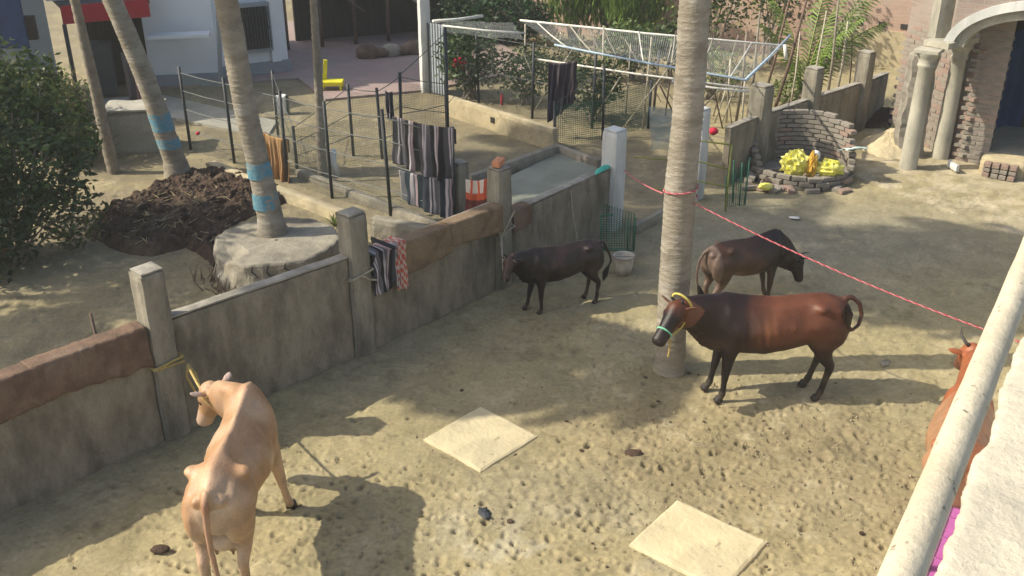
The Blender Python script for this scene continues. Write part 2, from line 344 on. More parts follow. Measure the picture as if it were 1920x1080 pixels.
    # damp greyish mud at the back, with palm crown shade painted in
    damp_shade = np.exp(-((X - 4.5) / 3.5) ** 2 - ((Y - 13.3) / 1.7) ** 2)
    mixc(np.clip(damp_shade * 1.3 - .1, 0, 1) * .7, (.33, .31, .235))
    # pale sand by the column building, sunlight painted into its colour
    sand = inpoly(X, Y, [G(1600, 330), G(1640, 240), G(1720, 200), G(1990, 200), G(2100, 480), G(1900, 440), G(1700, 370)])
    mixc((sand * np.clip(.55 + (n2 - .5) * 3, 0, 1)), (.62, .53, .37))
    # garden soil left of the wall
    gl = (Y - 11.5 > (X + .1) * 1.08) & (X < 3.8)
    mixc(gl * np.clip(.75 + (n2 - .5) * 1.5, 0, 1), (.30, .255, .17))
    gs = gl & (Y < 12)
    mixc(gs * np.clip((n2 - .42) * 6, 0, 1) * .7, (.40, .335, .2))
    n4 = fbm(X, Y, 9, 4, 51); n5 = fbm(X, Y, 1.6, 4, 61)
    mixc(np.clip((n4 - .56) * 7, 0, 1) * np.clip((n5 - .42) * 5, 0, 1) * .55, (.27, .225, .135))
    mixc(np.clip((n4 - .58) * 7, 0, 1) * np.clip((.5 - n5) * 6, 0, 1) * .5, (.58, .50, .33))
    rut = np.exp(-((X - .2) / 1.2) ** 2 - ((Y - 6.45) / .5) ** 2); mixc(np.clip(rut, 0, 1) * np.clip((n2 - .45) * 6, 0, 1) * .6, (.55, .50, .37))
    
    nr, nc = X.shape; me = bpy.data.meshes.new('ground')
    me.vertices.add(nr * nc); me.vertices.foreach_set('co', np.stack([X, Y, Z], -1).astype(np.float32).ravel())
    I = np.arange(nr * nc).reshape(nr, nc); q = np.stack([I[:-1, :-1], I[:-1, 1:], I[1:, 1:], I[1:, :-1]], -1).reshape(-1, 4)
    me.loops.add(q.size); me.loops.foreach_set('vertex_index', q.ravel().astype(np.int32)); me.polygons.add(len(q))
    me.polygons.foreach_set('loop_start', (np.arange(len(q)) * 4).astype(np.int32)); me.polygons.foreach_set('loop_total', np.full(len(q), 4, np.int32))
    me.polygons.foreach_set('use_smooth', [True] * len(q)); me.update(calc_edges=True)
    ca = me.color_attributes.new('Col', 'FLOAT_COLOR', 'POINT')
    ca.data.foreach_set('color', np.concatenate([base, np.ones(base.shape[:2] + (1,))], -1).astype(np.float32).ravel())
    o = bpy.data.objects.new('ground', me); S.collection.objects.link(o); me.materials.append(M['ground']); o['kind'] = 'structure'
make_ground()
def sheet(name, pts, z, m, th=.03):
    b = MB(); n = len(pts); vs = [(p[0], p[1], z) for p in pts] + [(p[0], p[1], z - th) for p in pts]
    b.add(vs, [tuple(range(n))] + [(i, i + n, (i + 1) % n + n, (i + 1) % n) for i in range(n)])
    o = b.build(name, m); o['kind'] = 'structure'; return o
# pink paved yard behind and cement apron
sheet('pavement', [G(300, 168), G(560, 150), G(610, 190), G(800, 172), G(1010, 130), G(900, 60), G(500, 40), G(250, 60)], .05, M['paving'], .1)
sheet('path', [G(170, 190), G(300, 180), G(520, 230), G(500, 262), G(330, 225), G(190, 235)], .045, M['apron'], .08)
# ---------------------------------------------------------------- boundary wall with pillars
WD = Vector((.69, .724, 0)).normalized()
def wall_seg(name, a, b, h, label, th=.13, m='concrete', seed=0, group=None, cat='wall', cap=True):
    a = Vector((a[0], a[1], 0)); b = Vector((b[0], b[1], 0)); d = b - a; L = d.length; rz = math.atan2(d.y, d.x); mid = (a + b) / 2
    t = thing(name, label, cat, mid, 0, group)
    MB().rbox((mid.x, mid.y, h / 2 - .1), (L, th, h + .2 - (.03 if cap else 0)), rz, .09, .010, seed).build('wall_face', M[m], t, smooth=False)
    if cap: MB().rbox((mid.x, mid.y, h), (L, th + .008, .032), rz, .07, .006, seed + 4).build('coping', M['cap'], t)
    return t
def pillar(name, p, h, s, label, rz=None, m='pillar', seed=0, lean=0):
    rz = math.atan2(WD.y, WD.x) if rz is None else rz
    t = thing(name, label, 'pillar', (p[0], p[1], 0), 0, None)
    MB().rbox((p[0], p[1], h / 2 - .1), (s, s, h + .2), rz, .06, .009, seed).build('shaft', M[m], t)
    MB().rbox((p[0], p[1], h + .012), (s - .02, s - .02, .03), rz, .05, .008, seed + 2).build('top', M['cap' if m == 'pillar' else m], t)
    t.rotation_euler[1] = lean
    return t
P0 = Vector((-6.3, 5.15, 0)); P1 = Vector((-3.36, 8.22, 0)); P2 = Vector((-1.72, 9.83, 0)); P3 = Vector((-.16, 11.62, 0)); P4 = Vector((1.47, 13.62, 0))
wall_seg('boundary_wall', P0, P1 - WD * .13, 1.22, 'stained low concrete wall at lower left covered with brown sacking', seed=1)
wall_seg('boundary_wall', P1 + WD * .13, P2 - WD * .13, 1.24, 'bare stained concrete wall between the two nearest pillars', seed=2)
wall_seg('boundary_wall', P2 + WD * .13, P3 - WD * .13, 1.17, 'low concrete wall carrying the striped shawl and pale sacks', seed=3)
wall_seg('boundary_wall', P3 + WD * .13, P4 - WD * .14, .98, 'dark mossy concrete wall running behind the small calf', seed=4)
pillar('concrete_pillar', P1, 1.76, .25, 'nearest square concrete pillar, with yellow rope tied round it', seed=1)
pillar('concrete_pillar', P2, 1.70, .25, 'square pillar with dark weathered top between shawl and planter', seed=2)
pillar('concrete_pillar', P3, 1.60, .24, 'square concrete pillar with an orange brick on top', seed=3)
pillar('small_concrete_pillar', G(863, 432), 1.05, .22, 'short pale concrete post just left of the patterned red cloth', seed=5)
gp = pillar('gate_pillar', P4, 1.50, .27, 'blue white painted gate pillar at the far end of the wall', m='white', seed=6)
pillar('gate_pillar', G(1303, 370), 1.45, .22, 'white painted gate pillar half hidden behind the big palm trunk', m='white', seed=7)
# brick on the pillar
brick_me = [MB().rbox((0, 0, 0), (.235, .115, .07), 0, .06, .004, s).mesh('brick') for s in range(4)]
for b_ in brick_me: b_.materials.append(M['brick'])
brick_red = [MB().rbox((0, 0, 0), (.235, .115, .07), 0, .06, .004, s + 9).mesh('brick') for s in range(3)]
for b_ in brick_red: b_.materials.append(M['brickred'])
o = MB().rbox((0, 0, 0), (.22, .11, .09), 0, .05, .006, 3).build('orange_brick', M['brickorange'], None); o.location = (P3.x - .01, P3.y, 1.675); o.rotation_euler = (0, 0, R(70))
tag(o, 'single orange brick lying on top of the middle pillar', 'brick')
# right hand boundary wall
RA = Vector((3.45, 15.55, 0)); RB = Vector((7.55, 19.6, 0)); rd = (RB - RA).normalized()
qs = [RA, RA + rd * .93, RA + rd * 2.35, RA + rd * 3.95, RB]
rp = []
for u, v, Y, s in ((1430, 160, 16.4, .31), (1528, 128, 17.55, .27), (1626, 98, 18.75, .27)):
    p = PY(u, v, Y); rp.append((p, s))
ends = [RA] + [Vector((p.x, p.y, 0)) for p, s in rp] + [RB]
labs = ['grey concrete wall stub between the gate and the wide dark pillar', 'concrete wall section directly behind the round brick ring', 'shaded concrete wall section between the second and third back pillars', 'concrete wall section meeting the brick column building']
for i in range(4):
    d = (ends[i + 1] - ends[i]).normalized()
    wall_seg('back_boundary_wall', ends[i] + d * .12, ends[i + 1] - d * .15, .95, labs[i], seed=11 + i)
for i, ((p, s), lb) in enumerate(zip(rp, ['wide dark grey pillar left of the brick ring', 'square pillar behind the brick ring by the leaning palm fronds', 'tallest dark pillar of the back wall near the columns'])):
    pillar('back_wall_pillar', p, p.z, s, lb, rz=math.atan2(rd.y, rd.x), seed=20 + i)
# ---------------------------------------------------------------- cement slabs
def slab(label, px, z=.035):
    c = [G(*p) for p in px]; ctr = sum(c, Vector()) / 4; b = MB()
    ang = math.atan2((c[1] - c[0]).y, (c[1] - c[0]).x); a = (c[1] - c[0]).length; h = (c[2] - c[1]).length
    b.rbox((ctr.x, ctr.y, z - .048), (a, h, .07), ang, .03, .007, int(a * 100), f=5)
    o = b.build('cement_slab', M['slab'], None); o.data.transform(Matrix.Translation(-ctr)); o.location = ctr
    tag(o, label, 'slab')
slab('square cement slab in the mud in front of the shaded ground', [(790, 825), (900, 763), (1010, 818), (905, 890)])
slab('square cement slab nearest the camera beside the pipe railing', [(1180, 1022), (1272, 937), (1438, 1022), (1350, 1112)])
# ---------------------------------------------------------------- palms
def palm_trunk(pts, rad, seed=0, ring=.062, amp=.008):
    # smooth interpolation with leaf-scar rings
    P = [Vector(p) for p in pts]; L = [0]
    for a, b in zip(P, P[1:]): L.append(L[-1] + (b - a).length)
    n = int(L[-1] / .022); vs = []; fs = []; nn = 26
    for i in range(n + 1):
        s = L[-1] * i / n; k = max(j for j in range(len(L)) if L[j] <= s + 1e-9); k = min(k, len(P) - 2)
        f = (s - L[k]) / (L[k + 1] - L[k]); f2 = f
        c = P[k].lerp(P[k + 1], f2); r = rad[k] * (1 - f) + rad[k + 1] * f
        c = c + Vector((noise.noise((seed, s * .8, 0)), noise.noise((seed, 9, s * .8)), 0)) * .03
        for q in range(nn):
            a = 2 * math.pi * q / nn
            w_ = s + .02 * noise.noise((math.cos(a) * 1.5, math.sin(a) * 1.5 + seed, s * 2))
            rr = r * (1 + .05 * noise.noise((math.cos(a) * 2, math.sin(a) * 2, s * 3 + seed))) - amp * abs(math.sin(math.pi * w_ / ring)) ** 6 + amp * .6 * noise.noise((math.cos(a) * 9, math.sin(a) * 9, s * 22))
            vs.append((c.x + math.cos(a) * rr, c.y + math.sin(a) * rr, c.z))
    for i in range(n):
        for q in range(nn): fs.append((i * nn + q, i * nn + (q + 1) % nn, (i + 1) * nn + (q + 1) % nn, (i + 1) * nn + q))
    return MB().add(vs, fs)
def frond(b, base, az, el, L, droop, n=40, lw=.055, ll=.68, col=(.07, .11, .03)):
    pts = []; p = Vector(base); e = el; st = L / 12
    for i in range(13):
        pts.append(p.copy()); d = Vector((math.cos(az) * math.cos(e), math.sin(az) * math.cos(e), math.sin(e))); p = p + d * st; e -= droop / 12 * (1 + i / 8)
    k0_ = len(b.v); b.tube(pts, [.026 - .0019 * i for i in range(13)], 5); b.c[k0_:] = [(col[0] * 1.7, col[1] * 1.5, col[2] * 1.6)] * (len(b.v) - k0_)
    for k in range(n):
        t = .12 + .88 * k / n; i = min(11, int(t * 12)); f = t * 12 - i; c = pts[i].lerp(pts[i + 1], f); tg = (pts[i + 1] - pts[i]).normalized()
        sd = tg.cross(Vector((0, 0, 1))).normalized(); up = sd.cross(tg)
        for sg in (-1, 1):
            l_ = ll * (math.sin(math.pi * min(1, t * .9 + .1)) * .8 + .25) * random.uniform(.85, 1.1)
            d = (sd * sg + tg * .75 - up * random.uniform(.25, .7)).normalized()
            m_ = c + d * l_ * .5; tip = c + d * l_ + Vector((0, 0, -l_ * .25)); wv = tg * lw * .5
            v = random.uniform(.75, 1.25); cc = tuple(x * v for x in col)
            b.add([c - wv, c + wv, m_ + wv * 1.2, m_ - wv * 1.2, tip], [(0, 1, 2, 3), (3, 2, 4)], cc)
def coconut_palm(label, pts, rad, crown_z, seed, bands=(), crown=True, nf=24, fl=2.6, lean=(0, 0)):
    base = Vector(pts[0]); t = thing('coconut_palm', label, 'palm tree', (base.x, base.y, 0))
    top = Vector(pts[-1]); full = list(pts) + [(top.x + lean[0], top.y + lean[1], crown_z)]; rr = list(rad) + [rad[-1] * .75]
    palm_trunk(full, rr, seed).build('trunk', M['palm'], t, smooth=True)
    for z0, z1 in bands:
        def at(z):
            for a, b_, ra, rb in zip(full, full[1:], rr, rr[1:]):
                if a[2] <= z <= b_[2]: f = (z - a[2]) / (b_[2] - a[2]); return Vector(a).lerp(Vector(b_), f), ra * (1 - f) + rb * f
        zs = [z0 + (z1 - z0) * k / 6 for k in range(7)]
        tr = palm_trunk([at(z)[0] for z in zs], [at(z)[1] + .007 for z in zs], seed, amp=.004)
        tr.build('paint_band', M['palmblue'], t, smooth=True)
    if crown:
        random.seed(seed); b = MB(); c = Vector(full[-1])
        for k in range(nf): frond(b, c, k * 2.4 + seed, R(random.uniform(-15, 70)), fl * random.uniform(.85, 1.1), R(random.uniform(60, 105)))
        b.build('crown', M['leaf'], t, color=True)
        for k in range(7):
            a = k * .9; MB().ell(c + Vector((math.cos(a) * .22, math.sin(a) * .22, -.22)), (.11, .11, .14), 8).build('coconut', M['leaf'], t, smooth=True, color=False)
    return t
coconut_palm('thick grey palm trunk beside the brown cow in the courtyard', [(1.74, 9.45, -.05), (1.74, 9.45, .35), (1.72, 9.45, 1.5), (1.71, 9.45, 4.0)], [.185, .165, .165, .148], 9.0, 3, crown=True)
b2 = G(512, 436, .42)
coconut_palm('palm trunk with bright blue painted bands rising from the round planter', [(b2.x, b2.y, .3), (b2.x - .03, b2.y, .65), (b2.x - .1, b2.y, 1.4), (b2.x - .25, b2.y, 3.3)], [.235, .175, .15, .145], 8.8, 5, fl=2.5, nf=42, lean=(0, -.9),
             bands=[(HT(388, b2.y), HT(360, b2.y)), (HT(331, b2.y), HT(302, b2.y))])
b3 = G(335, 330)
coconut_palm('leaning palm trunk with faded blue bands behind the dark compost heap', [(b3.x, b3.y, -.05), (b3.x - .03, b3.y, .3), (b3.x - .2, b3.y, 1.2), (b3.x - .62, b3.y, 3.0)], [.25, .19, .17, .155], 7.2, 8,
             bands=[(HT(275, b3.y), HT(258, b3.y)), (HT(243, b3.y), HT(210, b3.y))], lean=(-.6, 0))
coconut_palm('coconut palm standing outside the left edge of the view', [(-7.9, 9.1, -.05), (-7.8, 9.1, .4), (-7.6, 9.1, 3.5)], [.24, .18, .16], 7.4, 12, nf=30, fl=1.7)
coconut_palm('unseen second coconut palm added left of the view for shade', [(-8.4, 12.7, -.05), (-8.3, 12.7, .4), (-8.2, 12.6, 3.5)], [.24, .18, .16], 9.8, 21, nf=44, fl=2.9)  # unseen palm, added so its crown shades the back of the yard
t = thing('shade_tree', 'broad unseen leafy tree added left of the view for dappled shade', 'tree', (-11.5, 11.0, 0))  # unseen tree, added to dapple the garden with shade
LT = (t,)
for lb, (u, v), ut, Rr, cz in (('slender bare trunk crossing the red awning at left', (215, 325), 140, (.11, .075), 6.5), ('slender dark post like trunk behind the wire fence', (606, 332), 588, (.085, .06), 6.0)):
    g = G(u, v); z0 = HT(0, g.y); p = PY(ut, 0, g.y)
    t = thing('slender_trunk', lb, 'tree', g)
    d = (p - g)
    palm_trunk([g + Vector((0, 0, -.05)), g + d * .5, p, g + d * (cz / z0)], [Rr[0], (Rr[0] + Rr[1]) / 2, Rr[1], Rr[1] * .8], 4, .14, .006).build('trunk', M['bark'], t, smooth=True)
    b = MB(); random.seed(int(u)); c = g + d * (cz / z0)
    for k in range(9): frond(b, c, k * 2.4, R(random.uniform(0, 70)), 1.2, R(80), n=22, ll=.4)
    b.build('crown', M['leaf'], t, color=True)
# ---------------------------------------------------------------- foliage helper
def leaves(b, c, r, n, size, cols, hang=0.2, asp=.45, shell=.5, dirz=None):
    c = Vector(c)
    for _ in range(n):
        d = Vector((random.gauss(0, 1), random.gauss(0, 1), random.gauss(0, 1))).normalized() * (shell + (1 - shell) * random.random())
        f = 1 + .35 * noise.noise(d * 2.3 + c)
        p = c + Vector((d.x * r[0], d.y * r[1], d.z * r[2])) * f
        if p.z < .02: p.z = random.uniform(.02, .2)
        a = Vector((random.gauss(0, 1), random.gauss(0, 1), random.gauss(0, .6) - hang)).normalized()
        if dirz: a = (a * (1 - dirz) + Vector((0, 0, 1)) * dirz).normalized()
        s = a.cross(Vector((random.gauss(0, 1), random.gauss(0, 1), random.gauss(0, 1)))).normalized(); l_ = size * random.uniform(.6, 1.3)
        col = random.choice(cols); v = random.uniform(.7, 1.3); k = noise.noise(p * 1.7) * .35 + 1; col = tuple(x * v * k for x in col)
        w_ = l_ * asp * .5
        b.add([p, p + a * l_ * .45 + s * w_, p + a * l_, p + a * l_ * .45 - s * w_], [(0, 1, 2, 3)], col)
GD = [(.035, .07, .022), (.045, .085, .03), (.06, .10, .035)]; GM = [(.07, .12, .035), (.10, .16, .045), (.05, .09, .03)]
GY = [(.16, .2, .06), (.22, .26, .08), (.09, .14, .04)]; GB = [(.16, .12, .07), (.1, .11, .05), (.2, .17, .09)]
def bush(name, label, base, blobs, cat='bush', stems=6, group=None):
    base = Vector(base); t = thing(name, label, cat, (base.x, base.y, 0), 0, group); b = MB()
    for (dx, dy, z), r, n, size, cols, *k in blobs:
        leaves(b, (base.x + dx, base.y + dy, z), r, n, size, cols, **(k[0] if k else {}))
    b.build('foliage', M['leaf'], t, color=True)
    s_ = MB()
    for k in range(stems):
        (dx, dy, z), r = blobs[k % len(blobs)][:2]
        e = Vector((base.x + dx + random.uniform(-.5, .5) * r[0], base.y + dy + random.uniform(-.5, .5) * r[1], z))
        s_.tube([base + Vector((random.uniform(-.15, .15), random.uniform(-.15, .15), -.02)), base.lerp(e, .5) + Vector((random.uniform(-.1, .1), 0, 0)), e], [.03, .02, .008], 5)
    s_.build('stem', M['bark'], t)
    return t
random.seed(15); b = MB()
for dx, dy, z, q in ((0, 0, 6.0, 1.3), (1.3, .9, 5.2, 1.0), (-.6, -1.6, 5.6, 1.1), (.7, -1.0, 4.5, .8), (.4, 1.9, 6.2, 1.0)): leaves(b, (-11.5 + dx, 11.0 + dy, z), (q, q, q * .7), 1100, .24, [(.05, .09, .03)], shell=.1)
b.build('crown', M['leaf'], LT[0], color=True)
b = MB().tube([(-11.5, 11.0, -.05), (-11.4, 11, 2.2), (-11.5, 11, 5.5)], [.2, .16, .06], 10)
for dx, dy, z in ((1.3, .9, 5.2), (-.6, -1.6, 5.6), (.7, -1.0, 4.5), (.4, 1.9, 6.2)): b.tube([(-11.4, 11, 2.4), (-11.5 + dx * .6, 11 + dy * .6, z - 1), (-11.5 + dx, 11 + dy, z)], [.08, .05, .02], 6)
b.build('trunk', M['bark'], LT[0])
random.seed(5)
bb = G(30, 495)
bush('leafy_bush', 'large dark green bush filling the left edge of the garden', bb,
     [((-.5, 0, .8), (.95, .8, .8), 2600, .13, GD + GM[:1]), ((.15, .7, 1.15), (.8, .7, .7), 1700, .13, GD + GM), ((-.7, 1.3, 1.7), (1.0, .9, .8), 2000, .13, GD + GM), ((.55, .5, .5), (.6, .5, .45), 700, .11, GM + GB), ((-.1, 1.5, 2.1), (.6, .6, .55), 700, .13, GM + GY), ((.5, 1.3, 1.5), (.45, .4, .5), 420, .12, GM + GY), ((-.2, -.5, .4), (.6, .5, .4), 520, .12, GD + GB)], stems=16)
bush('dry_shrub', 'browning olive shrub above the dark bush in front of the grey house', G(110, 300), [((0, 0, 1.05), (.85, .7, .6), 2600, .1, GB + GY), ((.3, -.2, .55), (.7, .6, .5), 1300, .1, GB + GD)], stems=7)
bush('light_shrub', 'pale leafy shrub poking up at the upper left corner', G(20, 285), [((-.1, 0, 1.7), (.4, .4, .75), 900, .12, GY + GM), ((-.5, 0, 1.1), (.6, .5, .6), 800, .12, GM)], stems=5)
def spiky(label, base, n, L, w_, cols, name='spiky_plant', up=.7):
    base = Vector(base); t = thing(name, label, 'plant', (base.x, base.y, 0)); b = MB()
    for k in range(n):
        az = k * 2.4; el = R(random.uniform(35, 85)) if up > .5 else R(random.uniform(10, 70)); p = base.copy(); pts = []
        for i in range(6):
            pts.append(p.copy()); p = p + Vector((math.cos(az) * math.cos(el), math.sin(az) * math.cos(el), math.sin(el))) * L / 5 * random.uniform(.9, 1.1); el -= R(9)
        s = Vector((-math.sin(az), math.cos(az), 0)); ws = [.5, .9, 1, .8, .5, .05]; c = random.choice(cols); v = random.uniform(.8, 1.2)
        b.add([q + s * w_ * x * sg for q, x in zip(pts, ws) for sg in (-.5, .5)], [(2 * i, 2 * i + 1, 2 * i + 3, 2 * i + 2) for i in range(5)], tuple(x * v for x in c))
    b.build('leaf_rosette', M['leaf'], t, color=True); return t
spiky('upright sword leaved plant at the edge of the dark bush', G(175, 300), 16, .75, .07, GM)
spiky('small grassy tuft growing beside the planter and second pillar', G(628, 425), 22, .25, .02, GY, 'grass_tuft')
spiky('small green weed at the foot of the column building', G(1668, 262), 26, .38, .03, GM, 'weed')
# ---------------------------------------------------------------- compost heap
def heap():
    poly = [G(*p) for p in ((160, 438), (205, 395), (300, 345), (360, 322), (430, 318), (500, 345), (548, 372), (500, 395), (432, 425), (420, 478), (452, 520), (420, 520), (392, 492), (345, 462), (290, 482), (225, 470))]
    xs = [p.x for p in poly]; ys = [p.y for p in poly]
    nx, ny = 190, 190; X, Y = np.meshgrid(np.linspace(min(xs) - .2, max(xs) + .2, nx), np.linspace(min(ys) - .2, max(ys) + .2, ny))
    ins = inpoly(X, Y, poly).astype(float)
    for _ in range(22): ins[1:-1, 1:-1] = (ins[1:-1, 1:-1] * 2 + ins[:-2, 1:-1] + ins[2:, 1:-1] + ins[1:-1, :-2] + ins[1:-1, 2:]) / 6
    ins = ins * (1 - .35 * (fbm(X, Y, 5, 3, 19) > .62))
    Z = ins * (.07 + .16 * fbm(X, Y, 1.1, 3, 4)) + ins * (fbm(X, Y, 6, 4, 8) - .5) * .17 + (fbm(X, Y, 30, 2, 6) - .5) * .05 * ins - .07 + .04 * ins
    b = MB(); b.v = [tuple(q) for q in np.stack([X, Y, Z], -1).reshape(-1, 3)]; b.c = [(1, 1, 1)] * len(b.v)
    keep = ins > .04
    for j in range(ny - 1):
        for i in range(nx - 1):
            if keep[j, i] or keep[j + 1, i + 1]: b.f.append((j * nx + i, j * nx + i + 1, (j + 1) * nx + i + 1, (j + 1) * nx + i))
    o = b.build('compost_heap', M['compost'], None, smooth=False); tag(o, 'dark brown heap of dung compost behind the planter', 'compost heap', kind='stuff')
    tw = MB(); random.seed(3)
    for _ in range(260):
        p = G(random.uniform(220, 520), random.uniform(330, 470), .33)
        j = int((p.y - Y[0, 0]) / (Y[-1, 0] - Y[0, 0]) * (ny - 1)); i = int((p.x - X[0, 0]) / (X[0, -1] - X[0, 0]) * (nx - 1))
        if not (0 <= i < nx and 0 <= j < ny) or ins[j, i] < .5: continue
        a = random.uniform(0, 3.14); l_ = random.uniform(.05, .2); z = Z[j, i] + .015
        tw.tube([(p.x, p.y, z), (p.x + math.cos(a) * l_, p.y + math.sin(a) * l_, z + random.uniform(-.02, .05))], [.005, .003], 4)
    tag(tw.build('straw_litter', M['straw'], None), 'loose straw and stalks on the compost', 'straw', kind='stuff')
heap()
# ---------------------------------------------------------------- round planter
def planter():
    c = G(518, 450, .42); c.z = 0; Rr = .84; t = thing('round_planter', 'cracked round cement planter around the blue banded palm', 'planter', (c.x, c.y, 0))
    n = 120; vs = []; fs = []; prof = [(-.12, 1.02), (.03, 1.01), (.1, 1.0), (.16, 1.0), (.22, 1.0), (.29, .995), (.35, .99), (.40, .985), (.425, .97), (.435, .94), (.425, .8), (.42, .6), (.42, .35), (.42, .02)]
    for z, k in prof:
        for q in range(n):
            a = 2 * math.pi * q / n; d = Vector((math.cos(a), math.sin(a), 0))
            brk = max(0, 1 - abs(((a - R(215) + math.pi) % (2 * math.pi)) - math.pi) / R(28))
            rr = Rr * k * (1 + .05 * noise.noise(d * 2)) + .03 * noise.noise((d.x * 6, d.y * 6, z * 5)) - brk * .08 * (z > .15)
            zz = z - brk * .16 * (z > .3) * (k > .75) + .012 * noise.noise((d.x * k * 6, d.y * k * 6, 4))
            vs.append((c.x + d.x * rr, c.y + d.y * rr, zz))
    for i in range(len(prof) - 1):
        for q in range(n): fs.append((i * n + q, i * n + (q + 1) % n, (i + 1) * n + (q + 1) % n, (i + 1) * n + q))
    MB().add(vs, fs).build('planter_wall', M['plaster'], t)
    cr = MB()
    for a0, z0, z1 in ((R(262), .40, .12), (R(275), .42, .05), (R(290), .43, .2), (R(250), .38, .24)):
        pts = [(c.x + math.cos(a0 + .05 * k * (-1) ** k * .6) * (Rr + .004), c.y + math.sin(a0 + .05 * k * (-1) ** k * .6) * (Rr + .004), z0 + (z1 - z0) * k / 4) for k in range(5)]
        cr.tube(pts, [.010, .012, .009, .008, .004], 5)
    cr.build('crack', M['dark'], t)
    ro = MB(); random.seed(4)
    for k in range(60):
        a = R(random.uniform(200, 330)); r_ = Rr + random.uniform(.02, .3); p = Vector((c.x + math.cos(a) * r_, c.y + math.sin(a) * r_, .02))
        if (p - P1).dot(Vector((-WD.y, WD.x, 0))) < .12: continue
        ro.tube([p, p + Vector((random.uniform(-.1, .1), random.uniform(-.1, .1), random.uniform(.05, .25)))], [.01, .004], 4)
    tag(ro.build('dead_twigs', M['brownpole'], None), 'dead twigs and rubbish at the foot of the round planter', 'twigs', kind='stuff')
planter()
for lb, (u, v), rz_, me in (('orange brick lying on the rubble behind the bare wall', (595, 545), .6, 'brickorange'), ('pale stone lying among twigs below the planter', (452, 555), .2, 'plaster')):
    p = G(u, v, .05); o = MB().ell((0, 0, 0), (.13, .08, .07), 10).build('rubble_stone', M[me], None, smooth=True)
    o.location = p; o.rotation_euler = (0, 0, rz_); tag(o, lb, 'stone')
# ---------------------------------------------------------------- garden kerbs, tanks
def kerb(name, label, a, b, h, th, m, z0=-.1, seed=0, hole=None):
    a = Vector((a[0], a[1], 0)); b = Vector((b[0], b[1], 0)); d = b - a; t = thing(name, label, 'kerb', (a + b) / 2); mid = (a + b) / 2
    MB().rbox((mid.x, mid.y, (h + z0) / 2), (d.length, th, h - z0), math.atan2(d.y, d.x), .08, .012, seed).build('kerb_body', M[m], t)
    if hole:
        n = Vector((d.y, -d.x, 0)).normalized(); p = a.lerp(b, hole) + n * (th / 2 + .004)
        MB().box((p.x, p.y, h * .55), (.11, .03, .11), math.atan2(d.y, d.x)).build('drain_hole', M['dark'], t)
    return t
kerb('garden_kerb', 'sunlit sandy kerb wall with a small square drain hole', G(838, 215), G(1042, 282), .42, .16, 'sandwall', seed=3, hole=.48)
kerb('garden_kerb', 'dark edged kerb slanting down behind the orange brick', G(1048, 290), G(880, 352), .22, .14, 'plaster', seed=5)
kerb('garden_kerb', 'curving kerb on the right of the cement apron', G(1045, 290), G(1125, 320), .2, .14, 'plaster', seed=6)
kerb('garden_kerb', 'crumbling sandy kerb under the tan sack and fence poles', G(395, 318), G(640, 412), .16, .2, 'sandwall', seed=7)
kerb('garden_kerb', 'low cement kerb running below the hanging blankets', G(560, 330), G(850, 445), .14, .16, 'plaster', seed=8)
kerb('garden_kerb', 'long pale kerb right of the second pillar', G(700, 440), G(860, 470), .3, .2, 'plaster', seed=9)
kerb('garden_kerb', 'broken kerb behind the calf beyond the gate', G(1188, 440), G(1262, 400), .16, .1, 'plaster', seed=10)
sheet('platform', [G(905, 362), G(1050, 292), G(1120, 322), G(1130, 345), G(975, 405)], .07, M['tank'], .2)
t = thing('plaster_block', 'plastered concrete block with sunlit left side behind leaning palm', 'block', G(250, 290))
p = G(252, 288); MB().rbox((p.x, p.y + .35, .33), (.95, .7, .9), R(8), .09, .03, 5).build('block_body', M['apron'], t)
MB().rbox((p.x, p.y + .35, .79), (1.05, .8, .06), R(8), .09, .015, 6).build('block_top', M['apron'], t)
# ---------------------------------------------------------------- wire and net fences
def set_uv(o, fn):
    me = o.data; uv = me.uv_layers.new(name='UVMap')
    for lp in me.loops: uv.data[lp.index].uv = fn(me.vertices[lp.vertex_index].co)
def pole_obj(parent, base, top, r=.018, m='black', name='pole'):
    return MB().tube([Vector(base) - Vector((0, 0, .05)), top], r, 7).build(name, M[m], parent, smooth=True)
def fence(name, label, poles, wires, net=True, nm='net', r=.027):
    g0 = G(*poles[0][0]); t = thing(name, label, 'fence', g0)
    pts = []
    for (bx, by), (tx, ty) in poles:
        g = G(bx, by); p = PY(tx, ty, g.y); pts.append((g, p)); pole_obj(t, g, p, r)
    for f in wires:
        w_ = MB()
        for (g, p), (g2, p2) in zip(pts, pts[1:]):
            a = g.lerp(p, f); b = g2.lerp(p2, f); w_.tube([a, a.lerp(b, .5) - Vector((0, 0, .015)), b], .0075, 4)
        w_.build('wire', M['wire'], t)
    if net:
        n_ = MB(); uvs = []; s = 0
        for (g, p), (g2, p2) in zip(pts, pts[1:]):
            L = (g2 - g).length; k = len(n_.v)
            hh = min(p.z, p2.z) * .92
            a1 = g.lerp(p, hh / p.z); b1 = g2.lerp(p2, hh / p2.z)
            n_.add([g, g2, b1, a1], [(0, 1, 2, 3)]); uvs += [(s, 0), (s + L, 0), (s + L, hh), (s, hh)]; s += L
        o = n_.build('netting', M[nm], t); uv = o.data.uv_layers.new(name='UVMap')
        for lp in o.data.loops: uv.data[lp.index].uv = uvs[lp.vertex_index]
    return t
fence('wire_fence', 'black poled wire fence running along the garden kerb at left', [((358, 282), (335, 125)), ((440, 308), (418, 145)), ((540, 342), (524, 170)), ((623, 372), (607, 190)), ((733, 404), (716, 205)), ((852, 442), (848, 238))], [.25, .5, .72, .93])
fence('wire_fence', 'farther black poled fence facing the pink paving', [((522, 258), (510, 132)), ((557, 316), (549, 236)), ((663, 294), (652, 158)), ((717, 300), (706, 165)), ((754, 292), (749, 136)), ((840, 300), (835, 150))], [.3, .6, .95])
